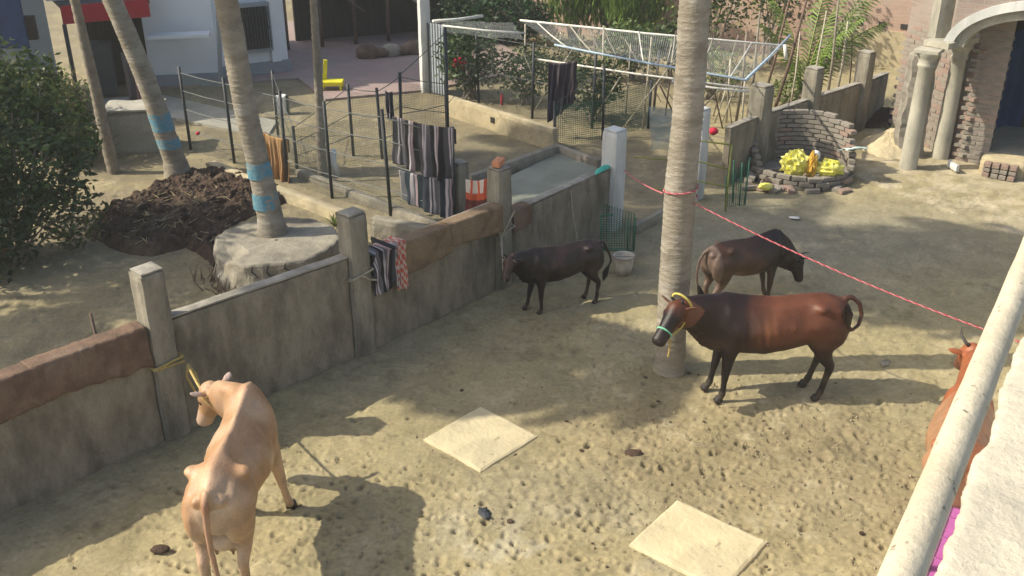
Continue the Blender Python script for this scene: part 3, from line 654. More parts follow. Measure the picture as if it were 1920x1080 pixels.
fence('net_enclosure', 'tall netted enclosure with black poles around the green shrubs', [((752, 290), (750, 135)), ((842, 330), (835, 52)), ((898, 192), (893, 62)), ((998, 222), (1001, 80)), ((1110, 240), (1118, 98)), ((1226, 205), (1236, 95))], [.5, .97])
fence('net_enclosure', 'short netted panel with green tinted poles right of the purple cloth', [((1040, 275), (1040, 190)), ((1130, 262), (1133, 125)), ((1215, 240), (1222, 150))], [.95], nm='netgreen')
# ---------------------------------------------------------------- cloths
def stripes(cols, widths):
    tot = sum(widths); acc = []; s = 0
    for c, w_ in zip(cols, widths): s += w_ / tot; acc.append((s, c))
    def f(u):
        u = u % 1.0
        for a, c in acc:
            if u <= a: return c
        return cols[-1]
    return f
DG = (.075, .072, .085); MG = (.16, .15, .16); WT = (.58, .52, .55); PK = (.5, .36, .38); BK = (.025, .025, .03); TLc = (.08, .11, .13)
shawl = stripes([DG, WT, DG, WT, MG, BK, WT, MG, PK, BK], [2.2, .6, .5, .6, 1.8, 2.0, .9, .6, .6, 2.2])
def curtain(name, label, a, b, h, colf, folds=6, amp=.05, m='cloth', drop=None, cat='blanket', seed=0, nu=96, nv=30, over=.25):
    a = Vector(a); b = Vector(b); t_ = b - a; n = Vector((t_.y, -t_.x, 0)).normalized()
    def fn(u, v):
        top = a.lerp(b, u); bb_ = h * (drop(u) if drop else 1)
        # v<over part hangs behind the line
        if v < .12: zz = -(.12 - v) / .12 * over; off = -.02
        else: zz = -(v - .12) / .88 * bb_; off = .02 + amp * (v - .12) * (math.sin(u * folds * 6.28 + seed) + .5 * math.sin(u * folds * 14 + 2 * v + seed)) + .02 * noise.noise((u * 4, v * 3, seed))
        return top + n * off + Vector((0, 0, zz - .03 * math.sin(u * math.pi))) + t_.normalized() * .03 * noise.noise((u * 3, v * 4, seed + 5)) * v
    o = MB().grid(fn, nu, nv, (lambda u, v: colf(u, v))).build(name, M[m], None, smooth=True, color=True, solid=.006)
    ctr = (a + b) / 2; o.data.transform(Matrix.Translation(-ctr)); o.location = ctr
    return tag(o, label, cat)
def fy(u, v, Y): return PY(u, v, Y)
ya = G(740, 404).y; yb = G(852, 442).y
def onf(u, v, f): return PY(u, v, ya + (yb - ya) * f - .06)
curtain('striped_blanket', 'dark grey and white striped blanket hanging on the fence', onf(738, 216, 0), onf(853, 238, 1), .84, lambda u, v: shawl(u * 2.4), folds=4, amp=.05, seed=1, drop=lambda u: .86 + .12 * u)
curtain('striped_blanket', 'lower half of a second bluish striped blanket below the first', onf(750, 318, .1), onf(848, 335, .95), .58, lambda u, v: tuple(x * .75 + y for x, y in zip(shawl(u * 1.5 + .3), (.0, .012, .02))), folds=3, amp=.03, seed=4, over=.05, drop=lambda u: .78 + .3 * u)
pu = stripes([(.06, .045, .055), (.13, .10, .12), (.05, .04, .05), (.16, .13, .14)], [3, 1, 2, 1])
curtain('purple_shawl', 'purple brown striped shawl hanging high on the net enclosure', PY(1028, 115, 18.2), PY(1082, 112, 18.2), 1.15, lambda u, v: pu(u * 2.2 + v * .5), folds=2.5, amp=.06, seed=7, drop=lambda u: 1.0 - .35 * u)
curtain('tan_sack', 'tan jute sack hanging over the wire beside the banded palm', PY(494, 246, G(520, 335).y), PY(540, 258, G(540, 342).y), .85, lambda u, v: (.50, .30, .14) if int(u * 9) % 2 else (.44, .26, .12), folds=3, amp=.07, cat='sack', seed=2, drop=lambda u: .9 + .15 * u)
curtain('tan_sack', 'narrow brown cloth on the wire just left of the banded palm', PY(453, 235, 16.4), PY(468, 238, 16.4), .75, lambda u, v: (.30, .17, .10), folds=1.5, amp=.05, cat='sack', seed=3, nu=24)
curtain('small_cloth', 'small grey striped cloth hanging behind the cluster of poles', PY(722, 168, 17.2), PY(736, 170, 17.2), .5, lambda u, v: shawl(u + .2), folds=1.5, amp=.04, cat='cloth', seed=9, nu=30)
curtain('pink_lungi', 'pink and grey cloth hanging in the porch under the red awning', PY(226, 96, 20.3), PY(262, 100, 20.3), 1.15, lambda u, v: ((.34, .2, .2) if u > .55 else (.14, .12, .13)), folds=2.5, amp=.06, cat='cloth', seed=11, nu=50)
rp_ = stripes([(.62, .55, .5), (.5, .08, .04), (.55, .5, .45), (.55, .12, .05)], [2, 1, 2, 1])
curtain('patterned_cloth', 'red and white patterned cloth between the short post and pillar', PY(876, 334, 12.5), PY(915, 333, 12.2), .5, lambda u, v: (rp_(u * 1.5) if v < .45 else ((.5, .09, .04) if v < .62 else (.12, .03, .03))), folds=1.5, amp=.03, cat='cloth', seed=13, nu=50)
# cloths draped over the wall
def drape(name, label, A, u0, u1, H, front, back, m, colf=None, seed=0, cat='sack', hem=.035, lift=0, nu=60, fold=.007, th=.077):
    n = Vector((WD.y, -WD.x, 0)); nv = 34
    def fn(u, v):
        s = u0 + (u1 - u0) * u; c = A + WD * s; fr = front * (1 + math.sin(seed * 2.7) * .22 * (u - .5) + hem * noise.noise((u * 6, seed, 0)) + .02 * noise.noise((u * 30, seed, 0)))
        tot = back + 2 * th + fr; q = v * tot; wv = fold * (noise.noise((s * 6, v * 2, seed)) + .8 * noise.noise((s * 15 + v * 3, v, seed))) + .016 * max(0, math.sin(s * 14 + seed + 2.5 * noise.noise((s * 2, v * 2, seed + 3)))) ** 3 * v
        if q < back: d, z = -th, H - (back - q)
        elif q < back + 2 * th: d = -th + (q - back); z = H + .006 + .006 * math.cos((d / th) * 1.5)
        else: d = th; z = H - (q - back - 2 * th)
        dd = max(0, (H - z)) * .05
        return c + n * (d * 1.05 + (dd + .012 + abs(wv) * 1.5) * (1 if d > 0 else -1) + wv * (abs(d) < th * .9)) + Vector((0, 0, z + lift + .010 + max(0, wv) * .6))
    o = MB().grid(fn, nu, nv, (lambda u, v: colf(u, v)) if colf else None).build(name, M[m], None, smooth=True, color=bool(colf), solid=.004)
    ctr = A + WD * (u0 + u1) / 2 + Vector((0, 0, H)); o.data.transform(Matrix.Translation(-ctr)); o.location = ctr
    return tag(o, label, cat)
L1 = (P1 - P0).length
drape('brown_sacking', 'brown jute sack on the wall at the very left edge', P0, .3, 1.62, 1.22, .40, .2, 'jute', seed=1, nu=70, fold=.010)
drape('brown_sacking', 'middle brown sack of the three left of the nearest pillar', P0, 1.56, 2.5, 1.224, .31, .2, 'jute', seed=3, nu=60, fold=.012)
drape('brown_sacking', 'reddish brown sack overlapping its neighbours behind the iron stake', P0, 2.42, L1 - 1.1, 1.228, .37, .2, 'jute', seed=9, nu=60, fold=.012)
drape('brown_sacking', 'crumpled end of brown sacking touching the nearest pillar', P0, L1 - 1.2, L1 - .14, 1.235, .36, .2, 'jute', seed=5, nu=60, hem=.12, fold=.02)
L2 = (P3 - P2).length
drape('jute_sack', 'pale jute sack next to the red shawl on the wall', P2, .62, 1.35, 1.17, .36, .12, 'jute2', seed=2)
drape('jute_sack', 'jute sack on the wall right up against the brick topped pillar', P2, 1.33, L2 - .15, 1.18, .30, .12, 'jute2', seed=3)
drape('jute_sack', 'short brown sack draped just right of the brick topped pillar', P3, .16, .5, .99, .26, .1, 'jute', seed=4, nu=30)
drape('striped_shawl', 'bundled grey striped shawl draped over the wall', P2, .15, .52, 1.18, .48, .12, 'cloth', lambda u, v: shawl(u * 1.3 + .1), seed=6, cat='shawl', hem=.15, fold=.06, nu=80)
chk = lambda u, v: (.55, .12, .08) if (int(u * 5) + int(v * 16)) % 2 else (.6, .5, .42)
drape('checked_shawl', 'red and cream checked shawl hanging beside the grey one', P2, .47, .64, 1.2, .56, .12, 'cloth', chk, seed=7, cat='shawl', hem=.08, fold=.03, nu=40)
# ---------------------------------------------------------------- ropes
def twisted(pts, r, nst=2, pitch=.09, mats=('red', 'pink')):
    """two strands wound round each other along a path"""
    P = [Vector(p) for p in pts]; L = [0]
    for a, b in zip(P, P[1:]): L.append(L[-1] + (b - a).length)
    n = int(L[-1] / (pitch / 6)); out = []
    for k in range(nst):
        q = []
        for i in range(n + 1):
            s = L[-1] * i / n; j = min(max(x for x in range(len(L)) if L[x] <= s + 1e-9), len(P) - 2)
            c = P[j].lerp(P[j + 1], (s - L[j]) / (L[j + 1] - L[j])); t_ = (P[j + 1] - P[j]).normalized()
            a = t_.cross(Vector((0, 0, 1))) if abs(t_.z) < .9 else t_.cross(Vector((0, 1, 0))); a.normalize(); b_ = t_.cross(a)
            th = 2 * math.pi * (s / pitch + k / nst); q.append(c + (a * math.cos(th) + b_ * math.sin(th)) * r * .55)
        out.append(MB().tube(q, r * .6, 5))
    return out
def sag(a, b, d, n=14):
    a = Vector(a); b = Vector(b); return [a.lerp(b, i / n) - Vector((0, 0, d * 4 * (i / n) * (1 - i / n))) for i in range(n + 1)]
t = thing('clothes_rope', 'red and white twisted rope strung from the palm trunk across the yard', 'rope', (1.73, 9.45, 0))
end_r = PY(1872, 651, 7.6)
far_end = end_r + Vector((.75, -.35, -.03))
pr = PY(1300, 380, 9.36)
wrap = [(1.715 + math.cos(a) * .172, 9.45 + math.sin(a) * .172, HT(372, 9.4) + .006 * k) for k, a in enumerate(np.linspace(-.3, 2 * math.pi + .2, 22))]
path = sag(P4 + Vector((.15, -.1, .93)), Vector((1.56, 9.6, HT(375, 9.4))), .03)
path2 = sag(pr, far_end, .10, 24)
for pth in (path, wrap, path2):
    for k, mb in enumerate(twisted(pth, .008 if pth is not wrap else .009)): mb.build('strand', M[('red', 'pink')[k]], t, smooth=True)
def rope(label, paths, m='rope', r=.011, name='tether_rope'):
    t = thing(name, label, 'rope', paths[0][0])
    for p in paths:
        for mb in twisted(p, r, 2, .05): mb.build('strand', M[m], t, smooth=True)
    return t
def loop_sq(P, z, s=.15, slope=0, n=5):
    rz = math.atan2(WD.y, WD.x); out = []
    for k in range(17):
        a = k / 16 * 2 * math.pi; c_, s_ = math.cos(a), math.sin(a); m_ = max(abs(c_), abs(s_)); x, y = c_ / m_ * s, s_ / m_ * s
        out.append(Vector((P.x + x * math.cos(rz) - y * math.sin(rz), P.y + x * math.sin(rz) + y * math.cos(rz), z + slope * c_)))
    return out
# ---------------------------------------------------------------- cows
def cow(name, label, cat, loc, rz, sc, poll, muz, colf, tail, legs=None, rz_neck=None, udder=False, horns=.12, ear=(1, .15), fat=1.0, bony=1.0, group=None, hump=.0):
    t = thing(name, label, cat, loc, rz, group); t.scale = (sc, sc, sc)
    b = MB(); poll = Vector(poll); muz = Vector(muz)
    X = [(-.735, 1.00, .84, .07), (-.70, 1.06, .72, .14), (-.62, 1.10, .65, .195), (-.50, 1.125, .62, .228), (-.40, 1.13, .61, .238), (-.27, 1.11, .575, .235), (-.1, 1.09, .53, .258), (.08, 1.085, .505, .268), (.24, 1.095, .505, .25), (.38, 1.12, .51, .215), (.50, 1.135 + hump, .51, .19), (.60, 1.11, .53, .165), (.68, 1.06, .58, .125), (.73, .99, .68, .07)]
    if bony > 1.1: X = [(x, zt, zb, {-.62: .18, -.50: .225, -.40: .262, -.27: .212, -.1: .235}.get(x, w_)) for x, zt, zb, w_ in X]
    n = 20; vs = []; fs = []
    for x, zt, zb, w_ in X:
        w_ *= fat; zc = (zt + zb) / 2; hh = (zt - zb) / 2
        for k in range(n):
            a = 2 * math.pi * k / n; cy, cz = math.cos(a), math.sin(a)
            wid = w_ * (1 - .30 * max(0, cz) ** 2.0 * bony) ; ex = .62 + .26 * min(1, max(0, (x + .35) / .3)); y = math.copysign(abs(cy) ** (ex if cz > 0 else .88), cy) * wid
            vs.append((x, y, zc + cz * hh - .03 * abs(cy) * (1 if cz > 0 else 0)))
    m = len(X)
    for i in range(m - 1):
        for k in range(n): fs.append((i * n + k, (i + 1) * n + k, (i + 1) * n + (k + 1) % n, i * n + (k + 1) % n))
    fs.append(tuple(range(n))); fs.append(tuple((m - 1) * n + k for k in range(n))[::-1]); b.add(vs, fs)
    # spine ridge, hip and pin bones, shoulder blade
    b.tube([(-.70, 0, 1.04), (-.5, 0, 1.115), (-.3, 0, 1.115), (0, 0, 1.09), (.3, 0, 1.11), (.5, 0, 1.13 + hump), (.62, 0, 1.09)], [.03, .035, .03, .028, .03, .04, .03], 8)
    for s in (-1, 1):
        b.ell((-.42, s * (.155 + .02 * (bony > 1.1)), 1.035), (.07, .05, .045), 12); b.ell((-.68, s * .075, .985), (.06, .045, .045), 10)
        b.ell((.44, s * .10, .82), (.15, .095, .25), 14); b.ell((-.56, s * .13, .80), (.17, .09, .24), 14)
    lg = {'fl': (0, 0), 'fr': (0, 0), 'rl': (0, 0), 'rr': (0, 0)}; lg.update(legs or {}); feet = []
    for key, s in (('fl', 1), ('fr', -1)):
        fx, fyy = lg[key]; J = [((.45, .115, .90), .14, .06), ((.43, .13, .72), .125, .07), ((.415, .135, .58), .092, .064), ((.425, .13, .46), .062, .052), ((.43, .128, .345), .047, .044), ((.432, .127, .31), .045, .043), ((.432, .125, .22), .032, .032), ((.434, .125, .125), .032, .032), ((.437, .125, .095), .040, .038), ((.45, .125, .055), .035, .035), ((.46, .125, .03), .040, .038)]
        pts = []
        for (x, y, z), ra, rb in J: f = max(0, (.7 - z) / .7); pts.append(Vector((x + fx * f, s * y + fyy * f, z)))
        b.tube(pts, [q[2] for q in J], 12, side=(0, 1, 0), ry=[q[1] for q in J]); feet.append(pts[-1])
    for key, s in (('rl', 1), ('rr', -1)):
        fx, fyy = lg[key]; J = [((-.52, .13, .92), .16, .08), ((-.51, .145, .76), .160, .082), ((-.49, .15, .66), .135, .075), ((-.51, .145, .55), .096, .062), ((-.565, .14, .455), .064, .048), ((-.61, .135, .40), .055, .042), ((-.615, .132, .36), .046, .040), ((-.60, .13, .25), .034, .033), ((-.585, .13, .13), .033, .033), ((-.58, .13, .10), .041, .038), ((-.565, .13, .055), .035, .035), ((-.555, .13, .03), .041, .038)]
        pts = []
        for (x, y, z), ra, rb in J: f = max(0, (.7 - z) / .7); pts.append(Vector((x + fx * f, s * y + fyy * f, z)))
        b.tube(pts, [q[2] for q in J], 12, side=(0, 1, 0), ry=[q[1] for q in J]); feet.append(pts[-1])
    # neck
    n0 = Vector((.48, 0, .88)); hd = (muz - poll).normalized(); jaw = poll + hd * .08
    up = Vector((0, 0, 1)); sd = up.cross(hd)
    sd = sd.normalized() if sd.length > .2 else Vector((0, 1, 0)); hup = hd.cross(sd).normalized()
    if hup.z < 0 and abs(hd.z) < .95: hup = -hup
    nd = poll - hup * .05
    pts = [n0, n0.lerp(nd, .35) + Vector((.03, 0, .0)), n0.lerp(nd, .7) + Vector((.0, 0, .0)), nd + hd * .02]
    b.tube(pts, [.155, .12, .098, .09], 16, side=[Vector((0, 1, 0)), Vector((0, 1, 0)).lerp(sd, .3), Vector((0, 1, 0)).lerp(sd, .65), sd], ry=[.27, .225, .175, .135])
    # dewlap
    dl = [Vector((.58, 0, .62)), Vector((.66, 0, .70)).lerp(n0.lerp(nd, .4) - Vector((0, 0, .2)), .5), n0.lerp(nd, .75) - Vector((0, 0, .13)), nd - Vector((0, 0, .11)) + hd * .06]
    b.tube(dl, [.025, .022, .02, .015], 8, side=(0, 1, 0), ry=[.13, .13, .10, .05])
    # head
    L = (muz - poll).length; hs = [(-.05, .075, .055, 0), (.03, .100, .080, .0), (.13, .112, .090, -.012), (.25, .104, .088, -.018), (.42, .088, .074, -.012), (.62, .074, .060, -.006), (.80, .068, .060, -.004), (.93, .062, .064, -.004), (1.0, .042, .046, -.006)]
    b.tube([poll + hd * L * q[0] + hup * q[3] for q in hs], [q[2] * 1.13 for q in hs], 16, side=sd, ry=[q[1] * 1.13 for q in hs])
    b.tube([poll + hd * L * .25 - hup * .085, poll + hd * L * .55 - hup * .068, poll + hd * L * .9 - hup * .035], [.05, .035, .028], 10, side=sd, ry=[.045, .035, .025])
    b.ell(poll + hup * .035, (.055, .07, .05), 10)
    for s in (-1, 1):
        b.ell(poll + hd * L * .26 + sd * s * .078 + hup * .035, (.03, .025, .028), 8)          # brow
        e0 = poll + sd * s * .07 - hup * .005 + hd * .01; ed = (sd * s * ear[0] + hup * ear[1] - hd * .25).normalized()
        nrm = (hd * .8 - up * .3 + sd * s * .1); nrm = (nrm - ed * nrm.dot(ed)).normalized(); wd = ed.cross(nrm)
        b.tube([e0, e0 + ed * .04, e0 + ed * .09, e0 + ed * .13, e0 + ed * .155], [.014, .030, .040, .030, .010], 10, side=wd, ry=[.014, .014, .013, .011, .006])
        b.ell(muz + sd * s * .03 - hd * .01 + hup * .015, (.02, .02, .02), 8)
    if udder:
        b.ell((-.46, 0, .56), (.16, .12, .13), 14)
        for sx in (-.53, -.42):
            for s in (-1, 1): b.tube([(sx, s * .055, .5), (sx, s * .06, .40)], [.02, .012], 8)
    tl = [Vector(q) for q in tail]
    b.tube(tl, [.040] + [.030 - .012 * i / (len(tl) - 1) for i in range(1, len(tl))], 8)
    tmp = bpy.data.objects.new('tmp', b.mesh('tmp')); S.collection.objects.link(tmp)
    bmm = bmesh.new(); bmm.from_mesh(tmp.data); bmesh.ops.recalc_face_normals(bmm, faces=bmm.faces); bmm.to_mesh(tmp.data); bmm.free()
    rm = tmp.modifiers.new('r', 'REMESH'); rm.mode = 'VOXEL'; rm.voxel_size = .0125
    sm = tmp.modifiers.new('s', 'SMOOTH'); sm.factor = .5; sm.iterations = 9
    dg = bpy.context.evaluated_depsgraph_get(); me = bpy.data.meshes.new_from_object(tmp.evaluated_get(dg)); me.name = 'body'
    bpy.data.objects.remove(tmp)
    co = np.empty(len(me.vertices) * 3); me.vertices.foreach_get('co', co); co = co.reshape(-1, 3)
    ed_ = np.empty(len(me.edges) * 2, np.int32); me.edges.foreach_get('vertices', ed_); ed_ = ed_.reshape(-1, 2)
    rl_ = co - np.array(poll + hd * L * .45); fr = np.linalg.norm(rl_, axis=1)
    mk = np.clip((co[:, 2] - .5) / .2, 0, 1) * np.clip((.66 - np.abs(co[:, 0])) / .12, 0, 1) * (fr > L * .75); mk = np.maximum(mk, .12 * (fr > L * .8) * (co[:, 2] > .5) * (co[:, 0] > -.72))[:, None]
    deg = np.bincount(ed_.ravel(), minlength=len(co))[:, None]
    for _ in range(22):
        sm_ = np.zeros_like(co)
        for c_ in range(3): sm_[:, c_] = np.bincount(ed_[:, 0], co[ed_[:, 1], c_], len(co)) + np.bincount(ed_[:, 1], co[ed_[:, 0], c_], len(co))
        co = co + (sm_ / deg - co) * .6 * mk
    rib = np.clip((co[:, 0] + .22) / .1, 0, 1) * np.clip((.34 - co[:, 0]) / .1, 0, 1) * np.clip((co[:, 2] - .60) / .12, 0, 1) * np.clip((1.04 - co[:, 2]) / .12, 0, 1) * (np.abs(co[:, 1]) > .12)
    co[:, 1] += np.sign(co[:, 1]) * rib * .0036 * bony ** 2 * np.array([.6 + .9 * noise.noise(Vector(q) * 5) for q in co]) * np.sin((co[:, 0] + (1 - co[:, 2]) * .12) * 2 * math.pi / .085)
    wr = np.array([noise.noise(Vector(q) * 7) for q in co]); co[:, 1] += np.sign(co[:, 1]) * wr * .012 * (np.abs(co[:, 1]) > .1) * (co[:, 2] > .5)
    x_, z_ = co[:, 0], co[:, 2]; gs = lambda cx_, cz_, sx_, sz_: np.exp(-((x_ - cx_) / sx_) ** 2 - ((z_ - cz_) / sz_) ** 2)
    mus = -.020 * gs(-.27, .96, .085, .10) - .014 * gs(.27 - .1 * 0, .78, .030, .20) - .014 * gs(-.34, .72, .035, .12) + .014 * gs(-.50, .84, .10, .13) + .012 * gs(.40, .80, .07, .14) + .010 * gs(.47, 1.0, .03, .12) - .010 * gs(.40, 1.03, .035, .08) + .010 * gs(-.42, 1.03, .05, .03) - .010 * gs(-.58, .97, .05, .06) - .008 * gs(.56, .92, .03, .14)
    co[:, 1] += np.sign(co[:, 1]) * mus * bony ** 1.5 * (np.abs(co[:, 1]) > .06) * (fr > L * .7)
    nb_ = 2
    for _ in range(nb_):
        sm_ = np.zeros_like(co)
        for c_ in range(3): sm_[:, c_] = np.bincount(ed_[:, 0], co[ed_[:, 1], c_], len(co)) + np.bincount(ed_[:, 1], co[ed_[:, 0], c_], len(co))
        co = co + (sm_ / deg - co) * .5 * mk
    me.vertices.foreach_set('co', co.ravel()); me.update()
    for a in [a for a in me.color_attributes]: me.color_attributes.remove(a)
    hdn = np.array(hd); pl = np.array(poll); rel = co - pl; al = rel @ hdn; perp = np.linalg.norm(rel - al[:, None] * hdn, axis=1)
    head = (al > -.10) & (al < L + .1) & (perp < .24); hfrac = np.where(head, np.clip(al / L, 0, 1), -1)
    nz = np.array([noise.noise(Vector(q) * 4) for q in co]); nz2 = np.array([noise.noise(Vector(q) * 14) for q in co])
    hupv = rel @ np.array(hup); side_ = np.abs(rel @ np.array(sd))
    nz3 = np.array([noise.noise(Vector((q[0] * 3, q[1] * 8, q[2] * 8 + 40))) for q in co])
    cols = colf(co[:, 0], co[:, 1], co[:, 2], nz, nz2, hfrac, hupv, side_); cols = cols * (1 + .14 * nz2 + .16 * nz3)[:, None]; dm = np.clip((nz3 - .12) * 4, 0, 1) * np.clip((.85 - co[:, 2]) * 3, 0, 1) * (co[:, 0] < -.2) * .5; cols = blend(cols, dm, (.10, .075, .045)); cols = np.clip(blend(cols, np.clip((.14 - co[:, 2]) * 9, 0, 1) * .5, (.2, .165, .1)), .004, 1).astype(np.float32)
    ca = me.color_attributes.new('Col', 'FLOAT_COLOR', 'POINT'); ca.data.foreach_set('color', np.hstack([cols, np.ones((len(cols), 1), np.float32)]).ravel())
    me.polygons.foreach_set('use_smooth', [True] * len(me.polygons)); me.materials.clear(); me.materials.append(M['coat'])
    o = bpy.data.objects.new('body', me); S.collection.objects.link(o); o.parent = t
    for f in feet:
        for sy in (-1, 1): MB().tube([(f.x + .003, f.y + sy * .019, f.z + .025), (f.x + .010, f.y + sy * .019, f.z), (f.x + .022, f.y + sy * .019, -.002)], [.021, .024, .026], 10, side=(0, 1, 0), ry=[.03, .036, .042]).build('hoof', M['hoof'], t, smooth=True, local=True)
    for s in (-1, 1):
        e = poll + hd * L * .30 + sd * s * .083 + hup * .012; MB().ell(e, (.018, .018, .018), 10).build('eye', M['eye'], t, smooth=True, local=True)
        if horns:
            h0 = poll + sd * s * .045 + hup * .06 - hd * .02
            MB().tube([h0, h0 + (sd * s * .6 + hup * .6) * horns * .4, h0 + (sd * s * .8 + hup * 1.3) * horns * .7, h0 + (sd * s * .55 + hup * 2.1 + hd * .2) * horns * .8], [.018, .015, .011, .003], 8).build('horn', M['horn'], t, smooth=True, local=True)
    # nostril patches
    # tail tuft
    e = tl[-1]; d = (tl[-1] - tl[-2]).normalized(); tf = MB(); random.seed(2)
    dn = (d + Vector((0, 0, -.12))).normalized(); tf.tube([e - d * .05, e + dn * .02, e + dn * .09, e + dn * .16, e + dn * .22], [.014, .03, .036, .024, .006], 8, jit=.12)
    for k in range(40):
        o_ = Vector((random.gauss(0, 1), random.gauss(0, 1), random.gauss(0, 1))) * .011; q = e + o_
        tf.tube([q, q + dn * .1 + o_, q + dn * random.uniform(.18, .25) + o_ * .3], [.007, .007, .002], 4)
    tuft_col = colf(np.array([-5.]), np.array([0.]), np.array([0.]), np.zeros(1), np.zeros(1), np.array([-1.]), np.zeros(1), np.zeros(1))[0]
    tf.c = [tuple(tuft_col)] * len(tf.v); tf.build('tail_tuft', M['coat'], t, color=True, local=True)
    t['_hd'] = 0; del t['_hd']
    return t, dict(poll=poll, muz=muz, hd=hd, sd=sd, hup=hup, L=L)
def wpt(t, p):
    Mx = Matrix.Translation(t.location) @ Matrix.Rotation(t.rotation_euler[2], 4, 'Z') @ Matrix.Scale(t.scale[0], 4); return Mx @ Vector(p)
def ring_pts(c, a, b, ra, rb, n=20, r0=0, r1=2 * math.pi): return [c + a * ra * math.cos(x) + b * rb * math.sin(x) for x in np.linspace(r0, r1, n)]
def blend(base, mask, col): mask = np.clip(mask, 0, 1)[:, None]; return base * (1 - mask) + np.array(col) * mask
def lo(x, a, b): return np.clip((x - a) / (b - a), 0, 1)
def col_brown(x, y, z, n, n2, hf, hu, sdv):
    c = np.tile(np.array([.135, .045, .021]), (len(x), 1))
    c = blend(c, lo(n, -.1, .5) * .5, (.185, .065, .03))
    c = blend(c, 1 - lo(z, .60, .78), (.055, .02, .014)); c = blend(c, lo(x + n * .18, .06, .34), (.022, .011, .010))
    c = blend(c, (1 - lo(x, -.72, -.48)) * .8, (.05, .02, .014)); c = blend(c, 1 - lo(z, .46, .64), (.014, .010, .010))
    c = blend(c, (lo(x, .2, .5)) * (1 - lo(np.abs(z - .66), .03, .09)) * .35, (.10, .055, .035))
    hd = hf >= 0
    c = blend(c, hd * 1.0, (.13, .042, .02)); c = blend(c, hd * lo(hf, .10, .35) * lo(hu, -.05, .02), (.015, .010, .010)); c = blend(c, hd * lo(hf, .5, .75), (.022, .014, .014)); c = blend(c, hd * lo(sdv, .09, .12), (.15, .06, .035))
    c = blend(c, np.clip(np.exp(-((x + .02) / .2) ** 2 - ((z - .85) / .12) ** 2) * (.6 + 2 * n), 0, 1) * .55, (.26, .105, .045)); c = blend(c, (x < -4) * 1.0, (.02, .014, .013)); c = blend(c, (x < -.72) * (z < .75) * 1.0, (.025, .016, .014)); return c  # includes a sunlit orange patch painted on the mid flank
def col_tan(x, y, z, n, n2, hf, hu, sdv):
    c = np.tile(np.array([.49, .285, .15]), (len(x), 1)); c = blend(c, lo(n, -.05, .35) * .7, (.64, .46, .31))
    c = blend(c, (1 - lo(z, .5, .75)) * .55, (.68, .48, .33)); c = blend(c, (x < -.55) * (1 - lo(np.abs(y), .04, .16)) * (z < .95) * .6, (.80, .66, .54)); c = blend(c, (hf > .6) * .7, (.62, .45, .34))
    c = blend(c, lo(z, 1.05, 1.12) * (np.abs(y) < .06) * .5, (.66, .42, .27)); c = blend(c, (x < -.755) * (np.abs(y) < .06) * .8, (.42, .22, .13)); c = blend(c, (x < -4) * 1.0, (.36, .15, .07)); c = blend(c, (hf >= 0) * lo(sdv, .1, .14), (.60, .45, .38)); return c
def col_calf(x, y, z, n, n2, hf, hu, sdv):
    c = np.tile(np.array([.024, .014, .013]), (len(x), 1)); c = blend(c, lo(n, 0, .5) * .6, (.06, .03, .026)); c = blend(c, lo(x, .3, .55), (.016, .011, .011)); c = blend(c, (1 - lo(z, .5, .7)) * .8, (.022, .014, .013))
    c = blend(c, (hf >= 0) * lo(hu, -.02, .05) * .8, (.085, .045, .036)); c = blend(c, (x < -4) * 1.0, (.012, .01, .01)); return c
def col_graze(x, y, z, n, n2, hf, hu, sdv):
    c = np.tile(np.array([.075, .036, .022]), (len(x), 1)); c = blend(c, lo(n, -.1, .4) * .5, (.11, .05, .03)); c = blend(c, lo(x, .0, .4), (.022, .014, .013)); c = blend(c, (x < -.6) * .8, (.20, .14, .11)); c = blend(c, (1 - lo(z, .45, .6)) * (x < 0) * .8, (.20, .13, .10))
    c = blend(c, (1 - lo(z, .5, .65)) * (x > 0) * .5, (.09, .06, .05)); c = blend(c, (hf >= 0) * 1.0, (.024, .016, .014)); c = blend(c, (x < -4) * 1.0, (.015, .012, .011)); return c
def col_red(x, y, z, n, n2, hf, hu, sdv):
    c = np.tile(np.array([.36, .115, .045]), (len(x), 1)); c = blend(c, (1 - lo(z, .95, 1.08)) * (x < .4) * .8, (.42, .25, .14)); c = blend(c, (1 - lo(z, .5, .7)) * .7, (.12, .06, .04)); c = blend(c, (hf > .5) * .7, (.1, .05, .04)); c = blend(c, (x < -4) * 1.0, (.012, .01, .01)); return c
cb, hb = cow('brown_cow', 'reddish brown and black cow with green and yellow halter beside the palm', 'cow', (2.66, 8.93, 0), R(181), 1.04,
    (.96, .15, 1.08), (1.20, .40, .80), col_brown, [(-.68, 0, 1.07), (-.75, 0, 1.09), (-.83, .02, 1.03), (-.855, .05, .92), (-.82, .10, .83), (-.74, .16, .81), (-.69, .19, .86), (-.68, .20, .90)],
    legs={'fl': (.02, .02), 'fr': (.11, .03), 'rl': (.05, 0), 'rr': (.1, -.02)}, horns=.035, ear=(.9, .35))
ct, ht = cow('tan_cow', 'pale tan bony cow seen from behind at the lower left', 'cow', (-2.19, 6.46, 0), R(91), 1.10,
    (.77, .34, .95), (.88, .50, .58), col_tan, [(-.69, 0, 1.06), (-.765, 0, 1.01), (-.79, .0, .85), (-.785, .0, .65), (-.79, -.015, .48), (-.80, -.03, .34), (-.80, -.04, .22)],
    legs={'fr': (.05, -.10), 'fl': (0, 0), 'rl': (.0, -.01), 'rr': (.06, .0)}, udder=True, horns=.0, ear=(.9, .4), fat=.93, bony=1.35)
